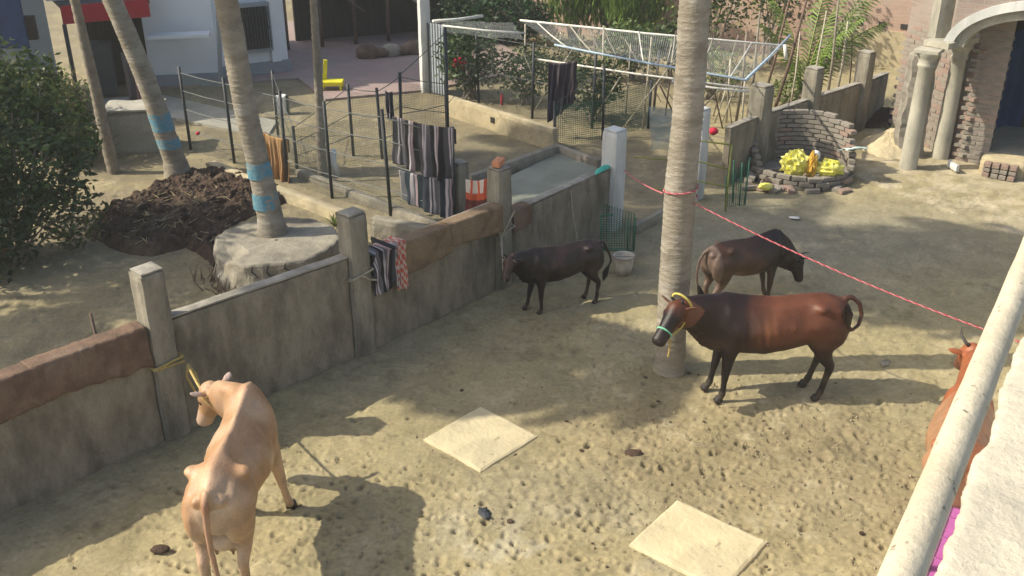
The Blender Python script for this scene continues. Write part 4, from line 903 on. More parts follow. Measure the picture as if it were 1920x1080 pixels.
cc, hc = cow('dark_calf', 'small dark brown calf standing near the brick topped pillar', 'calf', (.60, 11.0, 0), R(203), .75,
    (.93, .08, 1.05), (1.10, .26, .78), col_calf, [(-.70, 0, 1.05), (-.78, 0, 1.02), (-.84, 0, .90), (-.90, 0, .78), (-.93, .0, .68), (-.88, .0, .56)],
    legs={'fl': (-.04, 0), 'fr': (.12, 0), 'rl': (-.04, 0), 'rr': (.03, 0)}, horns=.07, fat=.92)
cg, hg = cow('grazing_cow', 'dark brown cow with lowered head feeding behind the brown cow', 'cow', (2.86, 11.02, 0), R(28), .83,
    (.92, -.10, .62), (1.0, -.14, .25), col_graze, [(-.70, 0, 1.05), (-.77, .02, 1.02), (-.83, .04, .90), (-.85, .05, .72), (-.84, .05, .58), (-.80, .04, .46)],
    legs={'fl': (.12, 0), 'fr': (-.03, 0), 'rl': (.05, 0), 'rr': (-.06, 0)}, horns=.10, fat=.95)
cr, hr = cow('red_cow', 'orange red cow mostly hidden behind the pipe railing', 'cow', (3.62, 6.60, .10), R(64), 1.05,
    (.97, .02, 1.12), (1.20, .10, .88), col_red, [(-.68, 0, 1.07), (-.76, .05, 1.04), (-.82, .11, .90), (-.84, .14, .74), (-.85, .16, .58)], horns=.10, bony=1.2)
# halters
def cord(name, t, pts, m, r=.009):
    for k, mb in enumerate(twisted(pts, r, 2, .035)): mb.build(name, M[m], t, smooth=True, local=True)
P_, D_, S_, U_ = hb['poll'], hb['hd'], hb['sd'], hb['hup']; LL = hb['L']
nose = P_ + D_ * LL * .66 - U_ * .012
cord('noseband', cb, ring_pts(nose, S_, U_, .068, .085), 'green', .010)
chk2 = P_ + D_ * LL * .02 - U_ * .02
cord('neck_collar', cb, [chk2 + S_ * .105 * math.cos(a) - D_ * .06 + U_ * .135 * math.sin(a) - D_ * .02 * math.sin(a) for a in np.linspace(0, 6.283, 24)], 'yellowcord', .012)
cord('halter_strap', cb, [nose - U_ * .06 + S_ * .05, nose.lerp(chk2, .5) - U_ * .10 + S_ * .075, chk2 - U_ * .10 + S_ * .07 - D_ * .05], 'yellowcord', .009)
k0 = wpt(cb, nose - U_ * .1 + S_ * .02)
rope('pale rope end dangling from the brown cow halter', [[k0, k0 + Vector((.01, -.01, -.1)), k0 + Vector((.0, .0, -.22))]], 'rope', .011, 'lead_rope')
P_, D_, S_, U_ = ht['poll'], ht['hd'], ht['sd'], ht['hup']
cord('halter_strap', ct, ring_pts(P_ + D_ * .04 - U_ * .03, S_, U_, .105, .125), 'rope', .008)
hp = wpt(ct, P_ - U_ * .03 + S_ * .10)
kn = PY(352, 684, 8.14)
rope('yellow rope knotted round the nearest pillar and leading to the tan cow', [loop_sq(P1, kn.z + .03, .145, .02), loop_sq(P1, kn.z + .0, .148, -.01), sag(kn, hp, .02, 6), [kn, kn + Vector((-.02, -.02, -.12)), kn + Vector((.03, 0, -.30))], [kn, kn + Vector((.06, 0, -.1)), kn + Vector((.08, 0, -.22)), kn + Vector((.03, 0, -.12)), kn]], 'rope', .013)
z2 = 1.02
rope('pale rope looped loosely around the second pillar', [loop_sq(P2, z2, .142, .03), [Vector(p) - Vector((0, 0, .05 + .05 * math.sin(i))) for i, p in enumerate(loop_sq(P2, z2, .16, -.02))]], 'ropepale', .010)
hc_w = wpt(cc, hc['muz'] + hc['hup'] * .04); hc_p = wpt(cc, hc['poll'] - hc['sd'] * .08)
k3 = PY(940, 445, 11.38)
rope('pale rope tied at the brick topped pillar and leading to the calf', [loop_sq(P3, k3.z + .02, .14, .05), [PY(965, 395, 11.5), k3, PY(928, 415, 11.4)], sag(k3, hc_w, .01, 5), [k3, k3 + Vector((-.02, 0, -.12))]], 'ropepale', .011)
rope('thin rope hanging down the dark wall above the calf', [[PY(1070, 355, 12.72), PY(1074, 400, 12.66), PY(1082, 448, 12.6)]], 'ropepale', .009, 'hanging_rope')
P_, D_, S_, U_ = hc['poll'], hc['hd'], hc['sd'], hc['hup']
cord('halter_strap', cc, ring_pts(P_ + D_ * .03 - U_ * .03, S_, U_, .10, .125), 'ropepale', .008)
# ---------------------------------------------------------------- gate, buckets and things near it
t = thing('yellow_gate', 'thin olive yellow metal gate frame standing behind the big palm', 'gate', G(1345, 395))
gy = G(1345, 395).y; g1 = PY(1188, 352, gy + .2)
for (a, b_) in (((1372, 272), (1360, 396)), ((1352, 268), (1372, 272)),): MB().tube([PY(*a, gy), PY(*b_, gy)], .014, 6).build('gate_post', M['yellowmetal'], t, smooth=True)
for va, vb, ua in ((295, 268, 1200), (348, 315, 1330), (300, 318, 1190), (352, 348, 1225)):
    pass
for (a, b_) in (((1188, 294), (1258, 300)), ((1300, 262), (1371, 272)), ((1300, 300), (1364, 317)), ((1300, 338), (1362, 350)), ((1222, 353), (1262, 356))):
    MB().tube([PY(*a, gy + .02), PY(*b_, gy)], .012, 6).build('gate_rail', M['yellowmetal'], t, smooth=True)
t = thing('green_mesh_guard', 'dark green wire mesh guard standing left of the brick ring', 'mesh guard', G(1390, 385))
gy = G(1390, 388).y; pp = [((1362, 330), (1360, 388)), ((1376, 300), (1374, 380)), ((1392, 305), (1386, 386)), ((1406, 295), (1396, 384))]
for a, b_ in pp: MB().tube([PY(*a, gy), PY(*b_, gy)], .012, 6).build('rod', M['greenmetal'], t, smooth=True)
o = MB().add([PY(1362, 330, gy), PY(1406, 300, gy), PY(1398, 386, gy), PY(1360, 388, gy)], [(0, 1, 2, 3)]).build('mesh', M['netgreen'], t); uv = o.data.uv_layers.new(name='UVMap')
for lp, q in zip(o.data.loops, ((0, .8), (.4, .8), (.4, 0), (0, 0))): uv.data[lp.index].uv = q
t = thing('green_gate', 'low dark green metal gate leaning by the white gate pillar', 'gate', G(1150, 470))
gy = G(1150, 472).y
for a, b_ in (((1126, 405), (1128, 470)), ((1192, 408), (1188, 472)), ((1178, 412), (1176, 470)), ((1126, 405), (1150, 402)), ((1128, 468), (1188, 470))): MB().tube([PY(*a, gy), PY(*b_, gy)], .013, 6).build('bar', M['greenmetal'], t, smooth=True)
o = MB().add([PY(1127, 380, gy + .3), PY(1192, 400, gy), PY(1188, 470, gy), PY(1128, 470, gy)], [(0, 1, 2, 3)]).build('mesh', M['netgreen'], t); uv = o.data.uv_layers.new(name='UVMap')
for lp, q in zip(o.data.loops, ((0, .8), (.5, .8), (.5, 0), (0, 0))): uv.data[lp.index].uv = q
# bucket
p = G(1168, 512); t = thing('bucket', 'dirty white plastic bucket on the mud behind the calf', 'bucket', p)
b = MB(); n = 28; prof = [(.0, .10), (.0, .11), (.10, .122), (.22, .138), (.24, .146), (.262, .148), (.262, .140), (.24, .134), (.02, .10), (.02, .0)]
vs = [(p.x + math.cos(a) * r_, p.y + math.sin(a) * r_, z) for z, r_ in prof for a in [2 * math.pi * k / n for k in range(n)]]
b.add(vs, [(i * n + k, i * n + (k + 1) % n, (i + 1) * n + (k + 1) % n, (i + 1) * n + k) for i in range(len(prof) - 1) for k in range(n)]).build('bucket_body', M['bucket'], t, smooth=True)
MB().tube(ring_pts(p + Vector((0, 0, .255)), Vector((1, 0, 0)), Vector((0, 1, 0)), .15, .15, 24), .008, 6).build('rim', M['brickred'], t, smooth=True)
MB().tube([p + Vector((.145 * math.cos(a), -.03 - .05 * math.sin(a), .255 + .02 * math.sin(a))) for a in np.linspace(0, math.pi, 12)], .004, 5).build('handle', M['wire'], t, smooth=True)
o = MB().grid(lambda u, v: P4 + Vector((-.3 + .24 * u, -.38 + .30 * u + (v - .5) * .16, .985 + .05 * math.sin(u * 3.1) * math.sin(v * 3.1) + .02 * noise.noise((u * 4, v * 4, 1)))), 12, 8).build('turquoise_rag', M['teal'], None, smooth=True, solid=.01)
tag(o, 'small turquoise rag on the wall top beside the white gate pillar', 'rag')
def lump(name, label, cat, c, r, m, seed=0, amp=.25, z=None):
    b = MB().ell((0, 0, 0), (1, 1, 1), 30 if 'bag' in name else 20)
    if 'bag' in name: b.v = [tuple(Vector(q) * (1 - .7 * abs(noise.noise(Vector(q) * 3.1 + Vector((seed, 9, 0)))) - .3 * abs(noise.noise(Vector(q) * 7 + Vector((seed, 3, 0)))) + .15)) for q in b.v]
    b.v = [tuple(Vector((q[0] * r[0], q[1] * r[1], q[2] * r[2])) * (1 + amp * noise.noise(Vector(q) * 2.2 + Vector((seed, 0, 0))) + amp * .5 * noise.noise(Vector(q) * 6 + Vector((seed, 0, 0))))) for q in b.v]
    o = b.build(name, M[m], None, smooth='bag' not in name); o.location = c; return tag(o, label, cat)
lump('red_cloth_ball', 'bundled crimson cloth on the wall end right of the palm', 'cloth', PY(1338, 246, 15.4), (.075, .07, .06), 'crimson')
# pale blue net sheet
def netsheet(name, label, pts, m, uvw=(1, 1), cat='net'):
    a, b_, c, d = [Vector(q) for q in pts]
    o = MB().grid(lambda u, v: a.lerp(b_, u).lerp(d.lerp(c, u), v) + Vector((0, .04 * noise.noise((u * 4, v * 4, 2)), .03 * noise.noise((u * 3, v * 3, 5)))), 20, 14).build(name, M[m], None, smooth=True)
    uv = o.data.uv_layers.new(name='UVMap'); nn_ = 15
    for lp in o.data.loops: i = lp.vertex_index; uv.data[lp.index].uv = ((i // nn_) / 20 * uvw[0], (i % nn_) / 14 * uvw[1])
    return tag(o, label, cat)
netsheet('blue_grey_net', 'blue grey net hung up just left of the big palm trunk', [PY(1216, 200, 16.6), PY(1310, 208, 16.4), PY(1310, 285, 16.4), PY(1222, 282, 16.6)], 'netblue', (1, .8))
# ---------------------------------------------------------------- trellis
t = thing('bamboo_trellis', 'bamboo and blue pole trellis over the vegetable plot', 'trellis', G(1100, 200))
def stick(a, b_, r, m, name='pole', jit=True): MB().tube([a, a.lerp(b_, .5) + Vector((0, 0, -.02 if jit else 0)), b_], r, 6).build(name, M[m], t, smooth=True)
q = [G(975, 38, 1.8), G(1475, 86, 1.8), G(1040, 84, 1.8), G(1398, 150, 1.8), G(1482, 66, 1.8), G(1000, 110, 1.2), G(1405, 166, 1.2)]
random.seed(41)
for k in range(26):
    g = G(random.uniform(990, 1420), random.uniform(150, 245)); a_ = g + Vector((random.uniform(-.9, .9), random.uniform(-.5, .5), random.uniform(.8, 1.75)))
    stick(g, a_, random.uniform(.008, .016), random.choice(['bamboo', 'brownpole', 'bark']), 'cane', False)
for k in range(7):
    f = (k + .5) / 7; stick(q[2].lerp(q[3], f), q[0].lerp(q[1], f * .95), .012, random.choice(['bamboo', 'bark', 'bamboowhite']), 'cross_cane')
stick(q[0], q[1], .022, 'bamboowhite', 'rail'); stick(q[2], q[3], .019, 'blue', 'rail'); stick(q[3], q[4], .026, 'blue', 'rail'); stick(q[5], q[6], .020, 'bamboowhite', 'rail')
stick(PY(1472, 84, 16.7), PY(1474, 112, 16.7), .03, 'bamboowhite', 'rail')
stick(PY(812, 40, 20.6), PY(905, 30, 21.4), .035, 'bamboowhite', 'rail'); stick(PY(830, 48, 20.3), PY(985, 62, 20.0), .02, 'bamboowhite', 'rail')
stick(PY(1405, 172, 16), PY(1260, 152, 16.3), .02, 'bamboowhite', 'rail')
for (u0, v0, u1, v1) in ((985, 45, 984, 150), (1052, 60, 1052, 130), (1132, 48, 1128, 210), (1222, 70, 1205, 242), (1397, 150, 1388, 262), (1370, 110, 1362, 230), (1420, 100, 1402, 230)):
    g = G(u1, v1); stick(PY(u0, v0, g.y), g, .02, 'bamboo', 'upright')
for (u0, v0, u1, v1) in ((1340, 230, 1362, 165), (1352, 235, 1375, 170)): g = G(u0, v0); stick(g, PY(u1, v1, g.y), .014, 'bamboo', 'upright')
netsheet('pale_net', 'pale sagging net spread on top of the bamboo trellis', [G(978, 40, 1.8), G(1470, 88, 1.8), G(1396, 148, 1.8), G(1044, 86, 1.8)], 'netpale', (4, 3))
netsheet('pale_net', 'grey net stretched across the top of the back enclosure', [PY(805, 38, 21), PY(960, 42, 20.5), PY(985, 75, 19.5), PY(840, 62, 19.8)], 'netpale', (3, 2))
# plantation shrubs
random.seed(11)
def shrub(label, u, v, w_, h, cols, n=700, size=.12, name='garden_shrub', **k):
    g = G(u, v); bush(name, label, g, [((0, 0, h * .58), (w_, w_ * .8, h * .45), n, size, cols, k)], cat='shrub', stems=7)
shrub('tall grey green shrub inside the net left of centre', 880, 185, .75, 1.5, GD + GM, 1500, .12, dirz=.3)
shrub('shrub with red flowers behind the netting near the grey pillar', 850, 150, .7, 1.3, GD, 900, .12)
for k in range(6):
    p = PY(861 + random.uniform(-12, 12), 118 + random.uniform(-9, 9), 20.8); lump('red_flower', 'small red flower on the shrub behind the netting', 'flower', p, (.045, .045, .04), 'crimson', seed=k)['group'] = 'red flowers on the netted shrub'
shrub('leafy shrub behind the purple shawl', 985, 195, .7, 1.2, GD + GM, 1200, .11)
shrub('bushy shrub to the right of the purple shawl', 1110, 225, .65, 1.3, GD + GM, 1300, .11)
shrub('yellow green vine shrub under the pale net', 1180, 150, .9, 1.35, GM + GY, 1500, .12)
shrub('sparse yellowish shrub beside the blue pole', 1330, 185, .8, 1.1, GY, 900, .1)
shrub('low tangled shrub under the white rail', 1045, 150, .9, 1.1, GD + GB, 1100, .1)
shrub('weedy green patch below the leaning fronds', 1480, 200, .6, .6, GY, 900, .09)
for i, (u, v, lb) in enumerate(((1075, 82, 'left clump of bright green bamboo grass by the brick wall'), (1140, 84, 'tall middle clump of bright green bamboo grass'), (1190, 100, 'right clump of bright green bamboo grass'))):
    g = G(u, v); bush('bamboo_clump', lb, g, [((0, 0, 1.5), (.9, .6, 1.35), 2600, .30, [(.13, .22, .04), (.18, .28, .06), (.09, .15, .03)], dict(asp=.14, dirz=.75))], cat='bamboo', stems=12)
bush('dark_hedge', 'dark green shrub row under the brick building', G(950, 82), [((0, 0, .6), (1.4, .5, .75), 1900, .16, [(.03, .08, .03), (.04, .1, .035)], dict(dirz=.4)), ((-1.2, .2, .7), (.9, .4, .7), 900, .16, GD)], cat='shrub')
for i, (u, v, r_, n_, cols, lb) in enumerate(((1330, 70, (1.3, .9, 1.5), 1500, GM + GY, 'spreading olive green tree left of the reddish brick wall'), (1440, 60, (1.2, .9, 1.6), 1100, GM + GY, 'second olive green tree in front of the brick wall'), (1265, 95, (.6, .5, .6), 900, GM, 'green shrub behind the big palm trunk'))):
    g = G(u, v + 60); bush('garden_tree', lb, g, [((0, 0, 2.0 if i < 2 else 1), r_, n_, .14, cols, dict(shell=.2))], cat='tree', stems=8)
# sticks and young coconut palm by wall
t = thing('young_palm', 'young palm with long upright green fronds behind the back wall', 'palm tree', G(1500, 215))
g = G(1500, 200); b = MB(); random.seed(9)
for az, el, L_, dr in ((R(12), 74, 3.0, 22), (R(25), 68, 3.1, 28), (R(140), 84, 2.4, 30), (R(5), 84, 2.9, 20), (R(190), 78, 2.1, 34), (R(60), 80, 2.8, 24), (R(-30), 80, 2.2, 30), (R(20), 60, 2.6, 34)):
    frond(b, g + Vector((0, 0, .1)), az, R(el), L_, R(dr), n=32, lw=.035, ll=.42, col=(.17, .25, .05))
b.build('frond', M['leaf'], t, color=True)
MB().tube([g + Vector((0, 0, -.1)), g + Vector((0, 0, .35))], [.12, .08], 10).build('trunk', M['bark'], t)
for i, (u0, v0, u1, v1, r_, m_) in enumerate(((1440, 215, 1515, -10, .035, 'brownpole'), (1425, 180, 1482, -10, .028, 'brownpole'), (1398, 215, 1425, 20, .03, 'bark'), (1508, 190, 1550, 20, .022, 'bamboo'), (1562, 180, 1590, 40, .03, 'bamboo'), (1545, 195, 1572, 0, .03, 'bark'), (1380, 200, 1400, 60, .03, 'bark'), (1590, 160, 1598, 45, .015, 'brownpole'), (1478, 190, 1500, 60, .02, 'bamboo'))):
    g = G(u0, v0 + 30); lab = ['long reddish brown pole leaning right behind the blue pole', 'brown pole crossing the brick wall left of the fronds', 'dark stake at the left of the wide grey pillar', 'thin pale cane among the palm fronds', 'pale trunk near the last back pillar', 'grey trunk right of the palm fronds', 'short dark stake beside the blue pole', 'thin upright twig before the brick wall', 'slim cane left of the square back pillar'][i]
    o = MB().tube([g, g.lerp(PY(u1, v1, g.y), .5) + Vector((.03, 0, 0)), PY(u1, v1, g.y)], [r_, r_ * .9, r_ * .6], 7).build('leaning_pole', M[m_], None, smooth=True)
    o.data.transform(Matrix.Translation(-g)); o.location = g; tag(o, lab, 'pole')
# ---------------------------------------------------------------- white house with red awning
def uvbox(o, ax=None):
    me = o.data; uv = me.uv_layers.new(name='UVMap')
    for p in me.polygons:
        n = p.normal
        for li in p.loop_indices:
            v = me.vertices[me.loops[li].vertex_index].co
            h = Vector((-n.y, n.x, 0)); h = h.normalized() if h.length > .1 else Vector((1, 0, 0))
            uv.data[li].uv = (v.dot(h), v.z if abs(n.z) < .7 else v.y)
def wbox(a, b_, h0, h1, th):             # wall box from a to b, thickness going away from the camera
    a = Vector((a[0], a[1], 0)); b_ = Vector((b_[0], b_[1], 0)); d = (b_ - a); n = Vector((-d.y, d.x, 0)).normalized(); mid = (a + b_) / 2 + n * th / 2
    return MB().box((mid.x, mid.y, (h0 + h1) / 2), (d.length, th, h1 - h0), math.atan2(d.y, d.x))
hA = G(412, 152); hB = G(543, 136); t = thing('white_house', 'white painted house with barred window at the upper left', 'house', G(480, 145))
hd_ = (hB - hA).normalized(); hn = Vector((-hd_.y, hd_.x, 0))
wbox(hA, hB, .32, 4.6, 4.0).build('wall', M['house'], t, bevel=.01)
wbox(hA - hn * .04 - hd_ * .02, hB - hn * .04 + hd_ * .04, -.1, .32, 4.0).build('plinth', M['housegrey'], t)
c1 = G(512, 140); wbox(c1 - hn * .10, c1 - hn * .10 + hd_ * .22, .32, 4.6, .1).build('pilaster', M['house'], t)
yw = (hA.y + hB.y) / 2
wa = PY(452, 90, yw - .05); wb = PY(502, 12, yw - .05); wc = (wa + wb) / 2; ww = (PY(502, 50, yw) - PY(452, 50, yw)).length; wh = wb.z - wa.z
wo = MB().box((wc.x, wc.y - .02, wc.z), (ww + .16, .14, wh + .16), math.atan2(hd_.y, hd_.x)).build('window', M['housegrey'], t)
MB().box((wc.x + .03, wc.y - .075, wc.z), (ww, .06, wh), math.atan2(hd_.y, hd_.x)).build('window_opening', M['dark'], wo)
for k in range(9):
    p = wc + hd_ * (ww * (k / 8 - .5) * .95) - hn * .13 + Vector((.03, 0, 0)); MB().tube([p + Vector((0, 0, -wh / 2)), p + Vector((0, 0, wh / 2))], .012, 5).build('bar', M['black'], wo)
for k in range(3):
    p = wc - hn * .13 + Vector((.03, 0, wh * (k - 1) * .33)); MB().tube([p - hd_ * ww / 2, p + hd_ * ww / 2], .012, 5).build('bar', M['black'], wo)
# left wing
lA = G(286, 166); lB = G(414, 160)
wbox(lA, lB, .3, 4.8, 3.0).build('wing_wall', M['house'], t)
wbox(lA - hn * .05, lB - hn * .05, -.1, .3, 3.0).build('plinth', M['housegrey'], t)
zl = HT(62, lA.y); l0 = lA - Vector((0, .38, 0)); l1 = lB - Vector((0, .38, 0))
MB().box(((l0.x + l1.x) / 2 + .12, (l0.y + l1.y) / 2, zl), ((l1 - l0).length * .86, .4, .07), math.atan2((l1 - l0).y, (l1 - l0).x)).build('sun_ledge', M['house'], t)
MB().tube([PY(408, 0, lA.y - .5), PY(414, 160, lA.y - .2)], .05, 8).build('drain_pipe', M['housegrey'], t)
# porch with red fascia
t = thing('porch', 'dark open porch with red fascia at the house left end', 'porch', G(200, 185))
pa = G(122, 200); pb = G(287, 180)
wbox(pa + Vector((0, 1.7, 0)), pb + Vector((0, 1.7, 0)), 0, 3.6, .2).build('back_wall', M['hut'], t)
zf0 = HT(46, pa.y); zf1 = HT(12, pa.y); f0 = PY(118, 40, pa.y); f1 = PY(284, 40, pb.y)
wbox(f0, f1, zf0, zf1, .06).build('fascia', M['redpaint'], t)
wbox(f0 + Vector((0, .07, 0)), f1 + Vector((0, .07, 0)), zf1 - .1, zf1, 1.7).build('roof', M['tin'], t)
wbox(f0 - Vector((.5, -.5, 0)), f1 + Vector((0, .5, 0)), zf1 + .02, zf1 + 2, .2).build('parapet', M['house'], t)
for u in (150, 182):
    g = G(u, 200); MB().tube([g, (g.x, g.y, zf0)], .045, 8).build('post', M['black'], t, smooth=True)
p = G(200, 178); MB().box((p.x, p.y, .6), (.5, .5, 1.1), .3).build('cupboard', M['tin'], t)
t = thing('grey_outbuilding', 'grey outbuilding wall behind the left bush', 'building', G(60, 215))
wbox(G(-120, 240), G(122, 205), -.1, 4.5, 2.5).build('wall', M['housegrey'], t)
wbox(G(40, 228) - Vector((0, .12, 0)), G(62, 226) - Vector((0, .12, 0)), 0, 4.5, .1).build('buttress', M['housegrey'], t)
p = PY(50, 52, G(50, 225).y - .1); MB().box(p, (.35, .12, .45), .1).build('window', M['dark'], t)
p = PY(8, 30, G(8, 230).y - .35); o = MB().box((0, 0, 0), (.7, .06, 1.2)).build('blue_sheet', M['bluecloth'], None); o.location = p; tag(o, 'dark blue sheet hanging at the top left corner', 'sheet')
# ---------------------------------------------------------------- dark shed behind
t = thing('dark_shed', 'dark thatched shed across the back of the pink paving', 'shed', G(680, 92))
sa = G(545, 92); sb = G(905, 62)
wbox(sa + Vector((0, .8, 0)), sb + Vector((0, .8, 0)), -.1, 2.6, .15).build('wall', M['hut'], t)
d = sb - sa; L_ = d.length
ro = MB(); nn_ = 60
def rf(u, v):
    p = sa.lerp(sb, u) + Vector((0, -.5 + 3.5 * v, 0)); return (p.x, p.y, 1.75 + 1.5 * v + .03 * math.cos(u * L_ / .15 * 6.283))
ro.grid(rf, 400, 4).build('corrugated_roof', M['tin'], t, solid=.01)
for k in range(7):
    p = sa.lerp(sb, k / 6) + Vector((0, -.3, 0)); MB().tube([p, p + Vector((0, 0, 1.85))], .05, 7).build('post', M['brownpole'], t, smooth=True)
for k in range(3):
    a = sa.lerp(sb, .2 + .3 * k) + Vector((0, -.35, 1.7)); MB().tube([a, a + Vector((1.0, 0, -.75))], .035, 6).build('brace', M['bamboo' if k == 1 else 'brownpole'], t, smooth=True)
wt = G(1035, 60)
t = thing('brick_building', 'long unplastered pinkish brick building across the top right', 'building', G(1400, 120))
ba = G(880, 62) + Vector((0, 1.5, 0)); bbp = G(1800, 158) + Vector((0, 1.2, 0))
o = wbox(ba, bbp, -.1, 5.5, 3).build('wall', M['brickwall'], t); uvbox(o)
dd = (bbp - ba).normalized(); rz = math.atan2(dd.y, dd.x)
# lower plastered band and ledge
def on_wall(u, v):
    # intersection of the photo ray with the wall plane
    x, y = (u - 960) / FPX, (v - 540) / FPX; r_ = Vector((x, math.cos(PITCH) - y * math.sin(PITCH), -(math.sin(PITCH) + y * math.cos(PITCH))))
    n = Vector((-dd.y, dd.x, 0)); k = (ba).dot(n) / r_.dot(n); return Vector((0, 0, CAM_H)) + r_ * k
nw = Vector((dd.y, -dd.x, 0))
zt = on_wall(1650, 56).z
pm0 = on_wall(1590, 60); pm1 = bbp
wbox(Vector((pm0.x, pm0.y, 0)) + nw * .05, Vector((pm1.x, pm1.y, 0)) + nw * .05, -.1, zt, .048).build('render_band', M['sandwall'], t)
for u, v in ((1455, 24), (1478, 27), (1502, 29), (1530, 31), (1612, 42), (1654, 46), (1695, 50), (1560, 35), (1300, 8), (1340, 12)):
    p = on_wall(u, v); MB().box(p + nw * .003, (.16, .03, .12), rz).build('putlog_hole', M['dark'], t)
t2 = thing('clutter_pile', 'low clutter of baskets and rubbish beside the dark shed', 'rubbish', G(740, 112))
random.seed(6)
for k in range(9):
    g = G(690 + k * 22, 112 - k * 2); MB().ell((g.x, g.y, .16), (random.uniform(.15, .35), .2, random.uniform(.12, .3)), 10).build('bundle', M[random.choice(['straw', 'brownpole', 'plaster', 'jute'])], t2, smooth=True)
# grey pillars beyond fence
p = G(800, 172); pillar('gate_pillar', (p.x, p.y), 2.05, .24, 'tall white gate pillar beside the grey board at the paved yard', rz=R(20), m='white', seed=31)
t = thing('grey_sheet_gate', 'grey corrugated sheet gate leaf standing beside the white pillar', 'gate', G(825, 175))
a = G(806, 175); b_ = G(838, 182); dg_ = b_ - a; zz = HT(42, a.y)
MB().grid(lambda u, v: (a.x + dg_.x * u, a.y + dg_.y * u + .012 * math.cos(u * 40), .03 + (zz - .03) * v), 60, 3).build('sheet_panel', M['housegrey'], t, solid=.006)
for f in (0, 1): q0 = a.lerp(b_, f); MB().tube([q0 - Vector((0, .03, 0)), q0 + Vector((0, -.03, zz))], .025, 6).build('frame', M['tin'], t)
# small things in yard
t = thing('yellow_chair', 'bright yellow plastic seat with one upright bar on the pink paving', 'chair', G(625, 168))
g = G(624, 167, .05)
MB().box((g.x, g.y, .20), (.50, .34, .10), .05).build('seat', M['yellow'], t, bevel=.02)
MB().box((g.x - .16, g.y + .12, .46), (.09, .05, .44), .05, (0, .12)).build('back_bar', M['yellow'], t, bevel=.01)
for sx in (-1, 1):
    for sy in (-1, 1): MB().box((g.x + sx * .2, g.y + sy * .12, .1), (.04, .04, .14)).build('leg', M['yellow'], t)
t = thing('white_container', 'white rectangular container standing by the far fence pole', 'container', G(527, 214))
g = G(528, 214); MB().box((g.x, g.y, .2), (.26, .2, .40), .1).build('container_body', M['whiteplastic'], t, bevel=.03); MB().box((g.x + .15, g.y, .2), (.03, .2, .42), .1).build('dark_edge', M['black'], t)
MB().tube([(g.x - .05, g.y, .39), (g.x - .05, g.y, .45)], .035, 10).build('cap', M['black'], t)
g = G(634, 330); o = MB().tube([(0, 0, 0), (-.06, 0, .25), (-.05, .02, .46)], [.05, .055, .05], 12).build('white_pipe', M['whiteplastic'], None, smooth=True); o.location = g; tag(o, 'short bright white plastic pipe standing in the fenced garden', 'pipe')
g = G(178, 668, 0); g = Vector((-4.75, 7.35, 0)); gg = PY(184, 668, 7.45); o = MB().tube([(0, 0, 0), (-.02, 0, .5), (-.05, 0, 1.38)], [.022, .018, .014], 7).build('iron_stake', M['brownpole'], None, smooth=True); gg = PY(184, 668, 8.05); o.location = (gg.x + .06, 8.05, .02); tag(o, 'short rusty stake sticking up behind the brown sacking', 'stake')
lump('red_flower', 'tiny red flower head in front of the leaning palm', 'flower', PY(371, 250, 16.8), (.035, .05, .03), 'crimson')
lump('pink_cone', 'small bright pink scrap in the netted plot', 'scrap', G(941, 188, .1), (.035, .035, .14), 'crimson', amp=.1)
# ---------------------------------------------------------------- round brick ring
cx, cy, Rr = 4.93, 16.02, .80
t = thing('brick_ring', 'round dry stacked brick ring, high at the back and broken in front', 'brick ring', (cx, cy, 0))
random.seed(8); cnt = 0
for cs in range(12):
    z = .035 + cs * .078; nb = 20
    for k in range(nb):
        a = 2 * math.pi * (k + .5 * (cs % 2)) / nb; back = (math.sin(a - R(-8)) + 1) / 2
        hmax = .22 + .74 * min(1, max(0, back * 1.45 - .25)) + .05 * noise.noise((math.cos(a) * 2, math.sin(a) * 2, 3))
        if z > hmax: continue
        me = random.choice(brick_me + brick_me + brick_red[:1]); rr = Rr + random.uniform(-.012, .012) * (1 + 3 * (back < .3))
        inst('brick', me, t, (cx + math.cos(a) * rr, cy + math.sin(a) * rr, z), (random.uniform(-.02, .02), random.uniform(-.02, .02), a + math.pi / 2 + random.uniform(-.05, .05))); cnt += 1
MB().tube([(cx, cy, 0), (cx, cy, .05)], [Rr - .05, Rr - .06], 32).build('fill', M['mortar'], t)
# soil packed behind the bricks
for i in range(46):
    u = random.uniform(1400, 1592); v = random.uniform(328, 366); g = G(u, v); me = random.choice(brick_me + brick_red)
    o = inst('loose_brick', me, None, (g.x, g.y, random.choice((.035, .035, .09))), (random.uniform(-.2, .2), random.uniform(-.15, .15), random.uniform(0, 3.1)))
    tag(o, 'loose weathered brick tumbled in front of the brick ring', 'brick', 'bricks tumbled in front of the ring')
lump('yellow_bag', 'crumpled yellow plastic bag at the left inside the brick ring', 'bag', (4.66, 15.5, .38), (.23, .15, .22), 'bagyellow', 1)
lump('orange_bag', 'orange plastic bag squeezed between the two yellow bags', 'bag', (4.92, 15.42, .36), (.09, .09, .21), 'bagorange', 2)
lump('yellow_bag', 'crumpled yellow plastic bag at the right beside the orange one', 'bag', (5.20, 15.42, .32), (.24, .15, .14), 'bagyellow', 3)
lump('yellow_scrap', 'yellow green plastic scrap on the bricks left of the ring', 'scrap', G(1436, 350, .1), (.12, .07, .06), 'bagyellow', 5)
lump('yellow_scrap', 'yellow green plastic scrap on the bricks at the ring front', 'scrap', G(1545, 326, .2), (.08, .06, .05), 'bagyellow', 6)
lump('white_scrap', 'white plastic scrap lodged in the ring between the bags', 'scrap', (5.0, 15.55, .5), (.07, .06, .09), 'whiteplastic', 7)
